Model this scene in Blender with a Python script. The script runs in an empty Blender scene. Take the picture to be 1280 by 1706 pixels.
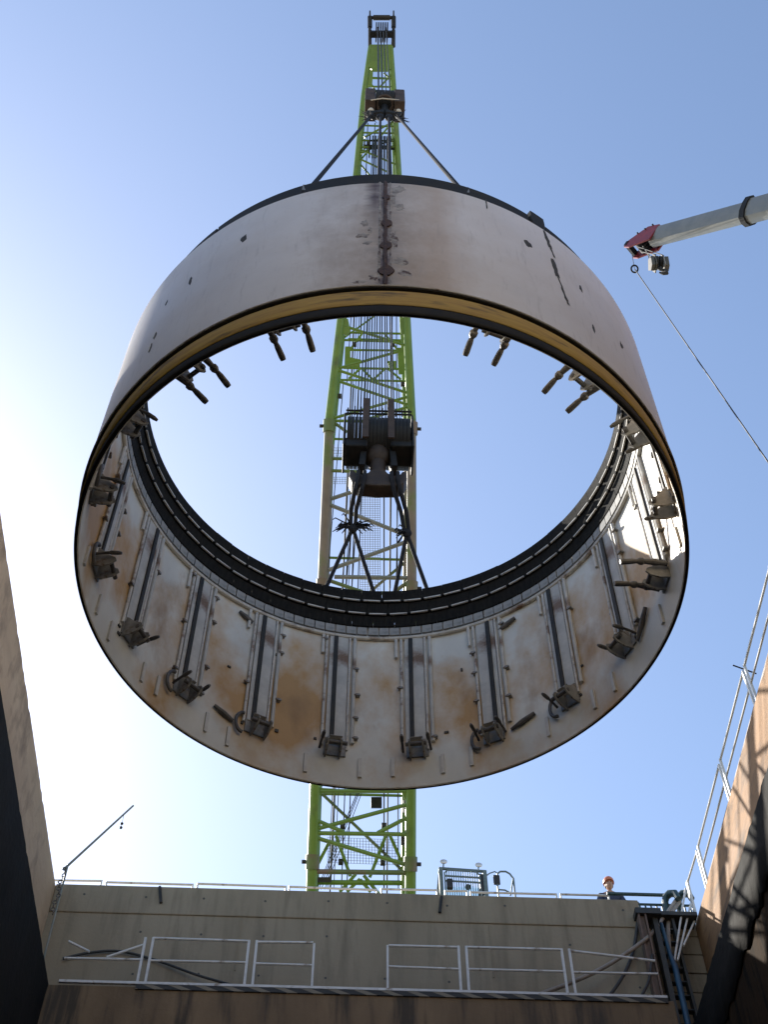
import bpy, bmesh, math, random
from mathutils import Vector, Matrix
random.seed(7)
R_ = math.radians
scene = bpy.context.scene
V = Vector

# ------------------------------------------------------------------ camera, sky, sun, exposure
CAM_LOC = V((0, 0, 1.6)); PITCH = 57.0; YAW = -2.4; FPX = 2098.0
cam_d = bpy.data.cameras.new('camera'); cam = bpy.data.objects.new('camera', cam_d)
scene.collection.objects.link(cam); scene.camera = cam
cam.location = CAM_LOC
cam.rotation_euler = (R_(90 + PITCH), 0, R_(YAW))
cam_d.sensor_fit = 'VERTICAL'; cam_d.sensor_height = 24.0; cam_d.lens = FPX / 1706.0 * 24.0
cam_d.clip_start = 0.05; cam_d.clip_end = 20000

SUN_AZ = 131.0; SUN_EL = 40.0          # azimuth counted from +X towards +Y
world = bpy.data.worlds.new('World'); scene.world = world; world.use_nodes = True
wn = world.node_tree.nodes; wl = world.node_tree.links
for n in list(wn): wn.remove(n)
sky = wn.new('ShaderNodeTexSky'); sky.sky_type = 'NISHITA'; sky.sun_disc = False
sky.sun_elevation = R_(SUN_EL); sky.sun_rotation = R_(90 - SUN_AZ)
sky.altitude = 400; sky.air_density = 1.05; sky.dust_density = 1.05; sky.ozone_density = 1.0
bg = wn.new('ShaderNodeBackground'); bg.inputs['Strength'].default_value = 0.10
wo = wn.new('ShaderNodeOutputWorld')
wl.new(sky.outputs[0], bg.inputs[0]); wl.new(bg.outputs[0], wo.inputs[0])

sd = bpy.data.lights.new('sun', 'SUN'); so = bpy.data.objects.new('sun', sd)
scene.collection.objects.link(so)
sd.energy = 4.4; sd.angle = R_(0.5); sd.color = (1.0, 0.94, 0.84)
to_sun = V((math.cos(R_(SUN_AZ)) * math.cos(R_(SUN_EL)), math.sin(R_(SUN_AZ)) * math.cos(R_(SUN_EL)), math.sin(R_(SUN_EL))))
so.rotation_euler = to_sun.to_track_quat('Z', 'Y').to_euler(); so.location = to_sun * 60

scene.view_settings.view_transform = 'Standard'; scene.view_settings.look = 'None'
scene.view_settings.gamma = 1.0; scene.view_settings.use_curve_mapping = False
scene.view_settings.exposure = 1.4
scene.cycles.max_bounces = 8; scene.cycles.diffuse_bounces = 4

# ------------------------------------------------------------------ photo pixel -> point
_rz = Matrix.Rotation(R_(YAW), 3, 'Z')
FW = _rz @ V((0, math.cos(R_(PITCH)), math.sin(R_(PITCH)))); RT = _rz @ V((1, 0, 0)); UP = RT.cross(FW)
def ray(x, y): return RT * ((x - 640) / FPX) - UP * ((y - 853) / FPX) + FW
def hit(x, y, ax, v):
    d = ray(x, y); return CAM_LOC + d * ((v - CAM_LOC[ax]) / d[ax])
def hit_plane(x, y, p, n):
    d = ray(x, y); return CAM_LOC + d * ((p - CAM_LOC).dot(n) / d.dot(n))

# ------------------------------------------------------------------ materials
def mat(name, c1, c2=None, scale=3.0, rough=0.7, metal=0.0, bump=0.0, bscale=40.0, stretch=(1, 1, 1),
        c3=None, s3=0.8, t3=(0.55, 0.7), st3=(1, 1, 1), coord='Object', detail=6, a3=1.0, spec=.5):
    m = bpy.data.materials.new(name); m.use_nodes = True
    nt = m.node_tree; N = nt.nodes; L = nt.links
    b = N['Principled BSDF']; b.inputs['Roughness'].default_value = rough; b.inputs['Metallic'].default_value = metal; b.inputs['Specular IOR Level'].default_value = spec
    tc = N.new('ShaderNodeTexCoord')
    if coord == 'World':
        g = N.new('ShaderNodeNewGeometry'); src = g.outputs['Position']
    else: src = tc.outputs[coord]
    def noise(sc, st, det):
        mp = N.new('ShaderNodeMapping'); mp.inputs['Scale'].default_value = st; L.new(src, mp.inputs[0])
        n = N.new('ShaderNodeTexNoise'); n.inputs['Scale'].default_value = sc; n.inputs['Detail'].default_value = det
        n.inputs['Roughness'].default_value = 0.62
        L.new(mp.outputs[0], n.inputs['Vector']); return n
    col = None
    if c2 is not None:
        n = noise(scale, stretch, detail)
        rp = N.new('ShaderNodeValToRGB'); rp.color_ramp.elements[0].position = 0.32; rp.color_ramp.elements[1].position = 0.68
        rp.color_ramp.elements[0].color = (*c1, 1); rp.color_ramp.elements[1].color = (*c2, 1)
        L.new(n.outputs[0], rp.inputs[0]); col = rp.outputs[0]
        rr = N.new('ShaderNodeMapRange'); rr.inputs['To Min'].default_value = max(0.05, rough - 0.12); rr.inputs['To Max'].default_value = min(1, rough + 0.12)
        L.new(n.outputs[0], rr.inputs[0]); L.new(rr.outputs[0], b.inputs['Roughness'])
    else:
        b.inputs['Base Color'].default_value = (*c1, 1)
    if c3 is not None:
        n3 = noise(s3, st3, 9)
        mr = N.new('ShaderNodeMapRange'); mr.inputs['From Min'].default_value = t3[0]; mr.inputs['From Max'].default_value = t3[1]
        mr.inputs['To Max'].default_value = a3
        L.new(n3.outputs[0], mr.inputs[0])
        mx = N.new('ShaderNodeMixRGB'); L.new(mr.outputs[0], mx.inputs[0])
        if col is None: mx.inputs[1].default_value = (*c1, 1)
        else: L.new(col, mx.inputs[1])
        mx.inputs[2].default_value = (*c3, 1); col = mx.outputs[0]
    if col is not None: L.new(col, b.inputs['Base Color'])
    if bump:
        nb = noise(bscale, (1, 1, 1), 4); bp = N.new('ShaderNodeBump'); bp.inputs['Strength'].default_value = bump
        bp.inputs['Distance'].default_value = 0.02
        L.new(nb.outputs[0], bp.inputs['Height']); L.new(bp.outputs[0], b.inputs['Normal'])
    m['_col'] = 1
    return m

M = {}
def ring_inner():
    m = mat('ring_inner_paint', (.54, .53, .48), (.68, .67, .61), 1.4, .5, 0, .08, 14, (1, 1, .6))
    nt = m.node_tree; N = nt.nodes; L = nt.links; b = N['Principled BSDF']; c = b.inputs['Base Color'].links[0].from_socket
    tc = N.new('ShaderNodeTexCoord'); sx = N.new('ShaderNodeSeparateXYZ'); L.new(tc.outputs['Object'], sx.inputs[0])
    cr_ = N.new('ShaderNodeValToRGB'); e = cr_.color_ramp.elements; e[0].position = .12; e[0].color = (0, 0, 0, 1); e[1].position = .95; e[1].color = (0, 0, 0, 1)
    q = cr_.color_ramp.elements.new(.34); q.color = (1, 1, 1, 1); q = cr_.color_ramp.elements.new(.58); q.color = (.8, .8, .8, 1)
    zr = N.new('ShaderNodeMath'); zr.operation = 'DIVIDE'; zr.inputs[1].default_value = 2.9; L.new(sx.outputs[2], zr.inputs[0]); L.new(zr.outputs[0], cr_.inputs[0])
    def lay(c, sc, st, lo, hi, w, colr, amt):
        mp = N.new('ShaderNodeMapping'); mp.inputs['Scale'].default_value = st; L.new(tc.outputs['Object'], mp.inputs[0])
        n = N.new('ShaderNodeTexNoise'); n.inputs['Scale'].default_value = sc; n.inputs['Detail'].default_value = 8; n.inputs['Roughness'].default_value = .6; L.new(mp.outputs[0], n.inputs[0])
        a_ = N.new('ShaderNodeMath'); a_.operation = 'MULTIPLY_ADD'; a_.inputs[1].default_value = w; L.new(cr_.outputs[0], a_.inputs[0]); L.new(n.outputs[0], a_.inputs[2])
        k = N.new('ShaderNodeMapRange'); k.inputs['From Min'].default_value = lo; k.inputs['From Max'].default_value = hi; k.inputs['To Max'].default_value = amt; L.new(a_.outputs[0], k.inputs[0])
        mx = N.new('ShaderNodeMixRGB'); L.new(k.outputs[0], mx.inputs[0]); L.new(c, mx.inputs[1]); mx.inputs[2].default_value = (*colr, 1); return mx.outputs[0]
    c = lay(c, .85, (1, 1, .7), .50, .70, .15, (.44, .245, .06), .95)
    c = lay(c, 1.9, (1, 1, .5), .64, .84, .14, (.26, .14, .035), .7)
    L.new(c, b.inputs['Base Color']); return m
M['ring_in'] = ring_inner()
M['dark'] = mat('dark_steel', (.018, .018, .017), (.04, .036, .03), 6, .65, 0, .15, 30, spec=.3)
M['lip'] = mat('lip_steel', (.014, .014, .013), (.036, .032, .024), 4, .7, 0, .1, 30, spec=.25)
M['brush'] = mat('brush_wire', (.008, .008, .008), (.022, .021, .019), 30, .85, 0, .6, 120, (1, 1, .2), spec=.15)
M['rustband'] = mat('rusty_band', (.42, .24, .04), (.58, .39, .075), 2.2, .6, 0, .1, 20, (1, 1, 9), c3=(.12, .08, .03), s3=2.0, t3=(.56, .70), st3=(1, 1, 7))
M['palepipe'] = mat('pale_pipe_paint', (.46, .44, .40), (.60, .58, .53), 8, .5, 0, 0, 10, c3=(.16, .09, .05), s3=3, t3=(.54, .66))
M['strip'] = mat('strip_paint', (.40, .39, .36), (.54, .53, .49), 5, .55, 0, .1, 20, c3=(.16, .09, .045), s3=1.7, t3=(.5, .64))
M['block'] = mat('brush_block_paint', (.20, .20, .19), (.34, .33, .31), 9, .6)
M['lug'] = mat('lug_steel', (.16, .16, .15), (.29, .28, .26), 9, .5, 0, .1, 30, c3=(.11, .06, .03), s3=6, t3=(.55, .66))
M['rod'] = mat('rod_steel', (.05, .05, .05), (.12, .11, .10), 14, .5, 0, .2, 40)
M['seam'] = mat('seam_rust', (.05, .026, .018), (.12, .07, .05), 14, .75, 0, .5, 40)
M['scar'] = mat('weld_scar', (.20, .18, .165), (.52, .48, .43), 11, .7, 0, .6, 40, c3=(.09, .05, .04), s3=9, t3=(.52, .62))
M['mark'] = mat('dark_mark', (.03, .03, .028), (.09, .085, .075), 20, .8)
M['green'] = mat('crane_green', (.095, .18, .016), (.145, .235, .028), 2.5, .42, 0, .05, 30, c3=(.075, .10, .03), s3=1.6, t3=(.55, .72), coord='World')
M['greend'] = mat('crane_green_dull', (.08, .12, .03), (.13, .18, .05), 3, .5, 0, .05, 30, c3=(.16, .11, .07), s3=.9, t3=(.5, .62), coord='World')
M['greybrace'] = mat('weathered_brace', (.13, .15, .12), (.22, .21, .18), 3, .5, 0, .05, 30, coord='World')
M['chordbrown'] = mat('weathered_chord', (.15, .115, .085), (.21, .17, .12), 2.2, .55, 0, .05, 30, c3=(.12, .15, .04), s3=1.1, t3=(.5, .64), coord='World')
M['rope'] = mat('wire_rope', (.025, .027, .03), (.05, .05, .05), 40, .6, .4)
M['sling'] = mat('sling_rope', (.014, .015, .02), (.03, .031, .036), 25, .85, 0, .4, 90, spec=.2)
M['blockdark'] = mat('hook_block_dark', (.008, .009, .010), (.022, .021, .021), 6, .6, 0, .1, 20, spec=.25)
M['blockbrown'] = mat('hook_block_brown', (.04, .028, .022), (.08, .056, .044), 5, .7, 0, .1, 20, spec=.25)
M['hookbrown'] = mat('hook_brown', (.03, .022, .018), (.06, .044, .034), 7, .6, 0, .1, 20, spec=.3)
M['cream'] = mat('cream_rubber', (.55, .50, .42), None, rough=.6)
M['conc_side'] = mat('beam_concrete', (.23, .118, .048), (.33, .178, .078), 1.1, .85, 0, .5, 9, (1, .5, 1.6), c3=(.11, .062, .03), s3=1.6, t3=(.48, .66), st3=(1, .5, 1.6), coord='World')
M['conc_left'] = mat('left_wall_concrete', (.40, .265, .155), (.52, .36, .225), 1.1, .85, 0, .5, 9, (1, .5, 1.6), c3=(.26, .17, .10), s3=2.4, t3=(.5, .68), st3=(1, .8, .5), coord='World')
M['conc_shade'] = mat('shaded_brown_wall', (.018, .011, .006), (.040, .024, .012), 1.3, .95, 0, .5, 9, (1, 1, .3), c3=(.009, .007, .005), s3=3, t3=(.5, .62), st3=(1, 1.4, .2), coord='World', spec=.06)  # brown taken very dark: shade on the right lower wall put into its colour
M['conc_far'] = mat('far_wall_concrete', (.225, .18, .12), (.285, .235, .165), .9, .88, 0, .35, 12, (1, 1, .25), c3=(.165, .132, .09), s3=2.4, t3=(.48, .72), st3=(1.5, 1, .2), coord='World')
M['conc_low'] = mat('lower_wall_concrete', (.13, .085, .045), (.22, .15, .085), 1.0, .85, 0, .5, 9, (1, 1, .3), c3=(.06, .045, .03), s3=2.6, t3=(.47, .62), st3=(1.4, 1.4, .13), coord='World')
M['conc_dark'] = mat('shaded_dark_wall', (.007, .007, .006), (.014, .012, .010), 1.2, .9, 0, .5, 8, coord='World', c3=(.005, .005, .005), s3=.7, spec=.15)  # near-black base colour holds the shade of the left lower wall
M['floor'] = mat('floor_concrete', (.40, .36, .30), (.50, .46, .40), 1.1, .85, 0, .4, 10, coord='World')
M['conc_light'] = mat('bounce_concrete', (.42, .38, .32), (.52, .48, .41), 1.0, .85, 0, .3, 9, (1, 1, .3), coord='World')  # for the unseen back wall, paled to bounce light onto the ring
M['ground'] = mat('yard_ground', (.20, .18, .15), (.30, .27, .22), .3, .9, 0, .4, 4, coord='World', c3=(.13, .12, .10), s3=.08)
M['white'] = mat('white_rail_paint', (.50, .49, .47), (.66, .65, .63), 6, .5, 0, .05, 20, c3=(.25, .19, .14), s3=4, t3=(.58, .68))
M['teal'] = mat('teal_paint', (.012, .04, .046), (.022, .06, .066), 5, .5)
M['blue'] = mat('blue_pipe', (.014, .05, .10), (.025, .08, .14), 5, .45)
M['hose'] = mat('pale_hose', (.20, .17, .14), (.30, .26, .22), 6, .7)
M['hosed'] = mat('dark_hose', (.02, .02, .02), (.04, .038, .036), 6, .6)
M['column'] = mat('rust_column', (.10, .065, .05), (.17, .115, .085), 5, .7, 0, .2, 20)
M['stairdark'] = mat('stair_steel', (.025, .028, .028), (.055, .055, .05), 5, .6, .2)
M['tarp'] = mat('green_netting', (.012, .035, .028), (.025, .06, .045), 8, .85)
M['red'] = mat('red_paint', (.15, .014, .02), (.24, .03, .035), 5, .45)
M['silver'] = mat('boom_silver', (.15, .16, .16), (.20, .205, .20), 2.5, .4, .1, .03, 20)
M['cablegrey'] = mat('block_cheek', (.05, .046, .034), (.085, .075, .055), 3, .5)
M['black'] = mat('black_rubber', (.015, .015, .016), (.03, .03, .03), 8, .7)
M['cabframe'] = mat('cab_frame_paint', (.09, .125, .125), (.14, .18, .175), 6, .45)
M['mirror'] = mat('mirror_glass', (.62, .62, .63), None, rough=.25, metal=.3)
M['skin'] = mat('skin', (.36, .20, .13), (.42, .25, .17), 10, .55)
M['eye'] = mat('eye_dark', (.02, .015, .012), None, rough=.3)
M['helmet'] = mat('helmet_orange', (.55, .16, .07), (.62, .20, .09), 4, .35)
M['jacket'] = mat('jacket_navy', (.02, .026, .05), (.035, .04, .075), 12, .8)
M['trouser'] = mat('trousers_dark', (.02, .022, .03), (.035, .036, .045), 12, .85)
M['hair'] = mat('hair_black', (.012, .011, .01), None, rough=.6)
gl = bpy.data.materials.new('cab_glass'); gl.use_nodes = True
_b = gl.node_tree.nodes['Principled BSDF']; _b.inputs['Base Color'].default_value = (.75, .9, .88, 1); _b.inputs['Roughness'].default_value = .05
_b.inputs['Transmission Weight'].default_value = 1.0; _b.inputs['IOR'].default_value = 1.1
M['glass'] = gl
# hazard stripes (flat paint)
def hazard():
    m = mat('hazard_stripes', (.03, .03, .03)); nt = m.node_tree; N = nt.nodes; L = nt.links; b = N['Principled BSDF']
    g = N.new('ShaderNodeNewGeometry'); w = N.new('ShaderNodeTexWave'); w.wave_type = 'BANDS'; w.bands_direction = 'DIAGONAL'
    w.inputs['Scale'].default_value = 1.85; w.inputs['Distortion'].default_value = .25; w.inputs['Detail Scale'].default_value = 3
    mp = N.new('ShaderNodeMapping'); mp.inputs['Scale'].default_value = (.8, 0, 2.0); L.new(g.outputs['Position'], mp.inputs[0]); L.new(mp.outputs[0], w.inputs[0])
    r = N.new('ShaderNodeValToRGB'); r.color_ramp.interpolation = 'CONSTANT'
    r.color_ramp.elements[0].color = (.03, .028, .024, 1); r.color_ramp.elements[1].position = .66; r.color_ramp.elements[1].color = (.19, .165, .12, 1)
    L.new(w.outputs[0], r.inputs[0]); L.new(r.outputs[0], b.inputs['Base Color']); b.inputs['Roughness'].default_value = .7
    return m
M['hazard'] = hazard()

# ring outer paint: pale grey-white paint with rust bleeding from the vertical joint and soft brown blotches
SEAM_A = -91.8
def ring_outer():
    m = mat('ring_outer_paint', (.77, .74, .71), (.86, .83, .80), .9, .42, 0, .05, 8, (1, 1, 1.4), c3=(.70, .63, .55), s3=.55, t3=(.46, .72), a3=.8)
    nt = m.node_tree; N = nt.nodes; L = nt.links; b = N['Principled BSDF']
    old = b.inputs['Base Color'].links[0].from_socket
    tc = N.new('ShaderNodeTexCoord'); sx = N.new('ShaderNodeSeparateXYZ'); L.new(tc.outputs['Object'], sx.inputs[0])
    def math_(op, a, b_=None, v=None):
        n = N.new('ShaderNodeMath'); n.operation = op
        L.new(a, n.inputs[0])
        if b_ is not None: L.new(b_, n.inputs[1])
        if v is not None: n.inputs[1].default_value = v
        return n.outputs[0]
    dx = math_('ABSOLUTE', math_('SUBTRACT', sx.outputs[0], v=3.25 * math.cos(R_(SEAM_A))))
    front = math_('LESS_THAN', sx.outputs[1], v=0)
    def noise(sc, st):
        mp = N.new('ShaderNodeMapping'); mp.inputs['Scale'].default_value = st; L.new(tc.outputs['Object'], mp.inputs[0])
        n = N.new('ShaderNodeTexNoise'); n.inputs['Scale'].default_value = sc; n.inputs['Detail'].default_value = 7; n.inputs['Roughness'].default_value = .7
        L.new(mp.outputs[0], n.inputs[0]); return n.outputs[0]
    def layer(prev, width, colr, sc, st, lo, hi, amt):
        f = N.new('ShaderNodeMapRange'); f.inputs['From Min'].default_value = 0; f.inputs['From Max'].default_value = width
        f.inputs['To Min'].default_value = .42; f.inputs['To Max'].default_value = -.35; L.new(dx, f.inputs[0])
        s = math_('ADD', f.outputs[0], noise(sc, st))
        k = N.new('ShaderNodeMapRange'); k.inputs['From Min'].default_value = lo; k.inputs['From Max'].default_value = hi; k.inputs['To Max'].default_value = amt; L.new(s, k.inputs[0])
        k2 = math_('MULTIPLY', k.outputs[0], front)
        mx = N.new('ShaderNodeMixRGB'); L.new(k2, mx.inputs[0]); L.new(prev, mx.inputs[1]); mx.inputs[2].default_value = (*colr, 1)
        return mx.outputs[0]
    c = layer(old, 1.3, (.40, .31, .22), 1.4, (1, 1, .8), .45, .9, .85)
    c = layer(c, .42, (.30, .27, .24), 5, (.5, 1, 2.2), .6, .95, .7)
    c = layer(c, .17, (.10, .055, .036), 4, (.8, 1, 1.3), .62, .9, .95)
    zr = N.new('ShaderNodeMapRange'); zr.inputs['From Min'].default_value = 1.75; zr.inputs['From Max'].default_value = 2.55; L.new(sx.outputs[2], zr.inputs[0])
    ddx = math_('ABSOLUTE', math_('SUBTRACT', sx.outputs[0], v=3.25 * math.cos(R_(SEAM_A)) - .11))
    f = N.new('ShaderNodeMapRange'); f.inputs['From Max'].default_value = .30; f.inputs['To Min'].default_value = .45; f.inputs['To Max'].default_value = -.4; L.new(ddx, f.inputs[0])
    k = N.new('ShaderNodeMapRange'); k.inputs['From Min'].default_value = .55; k.inputs['From Max'].default_value = .95; L.new(math_('ADD', f.outputs[0], noise(3.2, (.8, 1, 2.2))), k.inputs[0])
    mx = N.new('ShaderNodeMixRGB'); L.new(math_('MULTIPLY', math_('MULTIPLY', k.outputs[0], zr.outputs[0]), front), mx.inputs[0]); L.new(c, mx.inputs[1]); mx.inputs[2].default_value = (.10, .052, .026, 1); c = mx.outputs[0]
    dr = math_('ABSOLUTE', math_('SUBTRACT', sx.outputs[0], v=3.25 * math.cos(R_(SEAM_A)) + .55))
    f = N.new('ShaderNodeMapRange'); f.inputs['From Max'].default_value = .75; f.inputs['To Min'].default_value = .4; f.inputs['To Max'].default_value = -.45; L.new(dr, f.inputs[0])
    k = N.new('ShaderNodeMapRange'); k.inputs['From Min'].default_value = .5; k.inputs['From Max'].default_value = .95; k.inputs['To Max'].default_value = .5; L.new(math_('ADD', f.outputs[0], noise(1.1, (1, 1, .7))), k.inputs[0])
    mx = N.new('ShaderNodeMixRGB'); L.new(math_('MULTIPLY', k.outputs[0], front), mx.inputs[0]); L.new(c, mx.inputs[1]); mx.inputs[2].default_value = (.52, .37, .23, 1); c = mx.outputs[0]
    # fine scratches and grime, strongest nowhere in particular
    n1 = noise(9, (1.6, 1.6, .22)); k = N.new('ShaderNodeMapRange'); k.inputs['From Min'].default_value = .56; k.inputs['From Max'].default_value = .74; k.inputs['To Max'].default_value = .38; L.new(n1, k.inputs[0])
    mx = N.new('ShaderNodeMixRGB'); L.new(k.outputs[0], mx.inputs[0]); L.new(c, mx.inputs[1]); mx.inputs[2].default_value = (.36, .33, .30, 1); c = mx.outputs[0]
    n2 = noise(26, (.25, .25, 1.4)); k = N.new('ShaderNodeMapRange'); k.inputs['From Min'].default_value = .64; k.inputs['From Max'].default_value = .72; k.inputs['To Max'].default_value = .3; L.new(n2, k.inputs[0])
    mx = N.new('ShaderNodeMixRGB'); L.new(k.outputs[0], mx.inputs[0]); L.new(c, mx.inputs[1]); mx.inputs[2].default_value = (.30, .26, .22, 1); c = mx.outputs[0]
    L.new(c, b.inputs['Base Color'])
    return m
M['ring_out'] = ring_outer()

# ------------------------------------------------------------------ mesh helpers
WLOC = {}
def link(o): scene.collection.objects.link(o); return o
def setp(o, label=None, cat=None, group=None, kind=None):
    if label: o['label'] = label
    if cat: o['category'] = cat
    if group: o['group'] = group
    if kind: o['kind'] = kind
    return o
def thing(name, loc, label, cat, group=None):
    o = bpy.data.objects.new(name, None); o.empty_display_size = .2; link(o); o.location = loc; WLOC[o.name] = V(loc)
    return setp(o, label, cat, group)

class MB:
    def __init__(s): s.v = []; s.f = []; s.m = []; s.mi = 0
    def add(s, vs, fs):
        k = len(s.v); s.v += [V(p) for p in vs]; s.f += [[i + k for i in f] for f in fs]; s.m += [s.mi] * len(fs); return s
    def box(s, c, size, rot=None, taper=1.0):
        c = V(c); h = V(size) / 2; pts = []
        for z in (-1, 1):
            t = taper if z > 0 else 1
            for x, y in ((-1, -1), (1, -1), (1, 1), (-1, 1)):
                p = V((x * h.x * t, y * h.y * t, z * h.z)); pts.append(c + (rot @ p if rot else p))
        return s.add(pts, [(3, 2, 1, 0), (4, 5, 6, 7), (0, 1, 5, 4), (1, 2, 6, 5), (2, 3, 7, 6), (3, 0, 4, 7)])
    def bar(s, a, b, w, h, upv=(0, 0, 1)):
        a = V(a); b = V(b); d = (b - a).normalized(); u = V(upv)
        if abs(d.dot(u.normalized())) > .98: u = V((0, 1, 0))
        x = d.cross(u).normalized(); y = x.cross(d)
        return s.box((a + b) / 2, (w, h, (b - a).length), Matrix((x, y, d)).transposed())
    def tube(s, a, b, r, n=8, r2=None, cap=True): return s.poly([a, b], [r, r if r2 is None else r2], n, cap)
    def poly(s, pts, r, n=8, cap=True):
        pts = [V(p) for p in pts]; rs = r if isinstance(r, (list, tuple)) else [r] * len(pts)
        d0 = (pts[1] - pts[0]).normalized(); ref = V((0, 0, 1)) if abs(d0.z) < .9 else V((1, 0, 0))
        x = d0.cross(ref).normalized(); vs = []; fs = []
        for i, p in enumerate(pts):
            if i == 0: d = d0
            elif i == len(pts) - 1: d = (pts[-1] - pts[-2]).normalized()
            else: d = ((pts[i] - pts[i - 1]).normalized() + (pts[i + 1] - pts[i]).normalized()).normalized()
            x = (x - d * x.dot(d)).normalized(); y = d.cross(x)
            for k in range(n):
                a = 2 * math.pi * k / n; vs.append(p + (x * math.cos(a) + y * math.sin(a)) * rs[i])
        for i in range(len(pts) - 1):
            for k in range(n):
                k2 = (k + 1) % n; fs.append((i * n + k, i * n + k2, (i + 1) * n + k2, (i + 1) * n + k))
        if cap: fs += [tuple(range(n))[::-1], tuple(range((len(pts) - 1) * n, len(pts) * n))]
        return s.add(vs, fs)
    def lathe(s, prof, n=96, a0=0, a1=360, mats=None, closed=True):
        """prof: (r,z) loop; revolved about z"""
        full = abs(a1 - a0) >= 360; m = n if full else n + 1; vs = []; P = len(prof)
        for i in range(m):
            a = R_(a0 + (a1 - a0) * i / n)
            for r, z in prof: vs.append((r * math.cos(a), r * math.sin(a), z))
        k0 = len(s.v); s.v += [V(p) for p in vs]
        for i in range(n):
            j = (i + 1) % m
            for k in range(P if closed else P - 1):
                k2 = (k + 1) % P
                s.f.append([k0 + i * P + k, k0 + j * P + k, k0 + j * P + k2, k0 + i * P + k2]); s.m.append(mats[k] if mats else s.mi)
        if not full and closed:
            s.f.append([k0 + k for k in range(P)]); s.m.append(s.mi)
            s.f.append([k0 + (m - 1) * P + k for k in range(P)][::-1]); s.m.append(s.mi)
        return s
    def prism(s, pts, d):
        """polygon pts extruded by vector d"""
        n = len(pts); pts = [V(p) for p in pts]; d = V(d); vs = pts + [p + d for p in pts]
        fs = [tuple(range(n))[::-1], tuple(range(n, 2 * n))] + [(i, (i + 1) % n, n + (i + 1) % n, n + i) for i in range(n)]
        return s.add(vs, fs)
    def sphere(s, c, r, nu=12, nv=8, sc=(1, 1, 1)):
        vs = []; fs = []; c = V(c)
        for j in range(nv + 1):
            t = math.pi * j / nv
            for i in range(nu):
                a = 2 * math.pi * i / nu; vs.append(c + V((r * sc[0] * math.sin(t) * math.cos(a), r * sc[1] * math.sin(t) * math.sin(a), r * sc[2] * math.cos(t))))
        for j in range(nv):
            for i in range(nu):
                i2 = (i + 1) % nu; fs.append((j * nu + i, (j + 1) * nu + i, (j + 1) * nu + i2, j * nu + i2))
        return s.add(vs, fs)
    def torus(s, c, R, r, ax, n=24, k=8):
        ax = V(ax).normalized(); ref = V((0, 0, 1)) if abs(ax.z) < .9 else V((1, 0, 0)); x = ax.cross(ref).normalized(); y = ax.cross(x)
        vs = []; fs = []; c = V(c)
        for i in range(n):
            a = 2 * math.pi * i / n; q = x * math.cos(a) + y * math.sin(a)
            for j in range(k):
                b = 2 * math.pi * j / k; vs.append(c + q * (R + r * math.cos(b)) + ax * (r * math.sin(b)))
        for i in range(n):
            for j in range(k):
                i2 = (i + 1) % n; j2 = (j + 1) % k; fs.append((i * k + j, i2 * k + j, i2 * k + j2, i * k + j2))
        return s.add(vs, fs)
    def mesh(s, name, mats, smooth=True, off=V((0, 0, 0)), angle=35):
        me = bpy.data.meshes.new(name); me.from_pydata([tuple(p - off) for p in s.v], [], s.f)
        bm = bmesh.new(); bm.from_mesh(me); bmesh.ops.remove_doubles(bm, verts=bm.verts, dist=1e-5); 
        bmesh.ops.recalc_face_normals(bm, faces=bm.faces)
        if len(bm.faces) == len(s.m):
            bm.faces.ensure_lookup_table()
        bm.to_mesh(me); bm.free()
        for mm in (mats if isinstance(mats, (list, tuple)) else [mats]): me.materials.append(M[mm] if isinstance(mm, str) else mm)
        if any(s.m) and len(me.polygons) == len(s.m): me.polygons.foreach_set('material_index', s.m)
        if smooth:
            me.polygons.foreach_set('use_smooth', [True] * len(me.polygons)); me.set_sharp_from_angle(angle=R_(angle))
        return me
    def build(s, name, mats, parent=None, smooth=True, bevel=0):
        """verts are in world space; object placed at bbox centre-bottom"""
        lo = V([min(p[i] for p in s.v) for i in range(3)]); hi = V([max(p[i] for p in s.v) for i in range(3)])
        org = V(((lo.x + hi.x) / 2, (lo.y + hi.y) / 2, lo.z))
        me = s.mesh(name, mats, smooth, org); o = link(bpy.data.objects.new(name, me)); WLOC[o.name] = org
        if parent: o.parent = parent; o.location = org - WLOC[parent.name]
        else: o.location = org
        if bevel:
            b = o.modifiers.new('bevel', 'BEVEL'); b.width = bevel; b.segments = 2; b.limit_method = 'ANGLE'; b.angle_limit = R_(40)
        return o
    def local(s, name, mats, parent, rz=0, loc=(0, 0, 0), smooth=True):
        """verts already in the parent's frame"""
        me = s.mesh(name, mats, smooth); o = link(bpy.data.objects.new(name, me)); o.parent = parent; o.location = loc; o.rotation_euler = (0, 0, rz)
        return o
def inst(name, me, parent, loc=(0, 0, 0), rot=(0, 0, 0), scale=(1, 1, 1)):
    o = link(bpy.data.objects.new(name, me)); o.parent = parent; o.location = loc; o.rotation_euler = rot; o.scale = scale; return o

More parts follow.
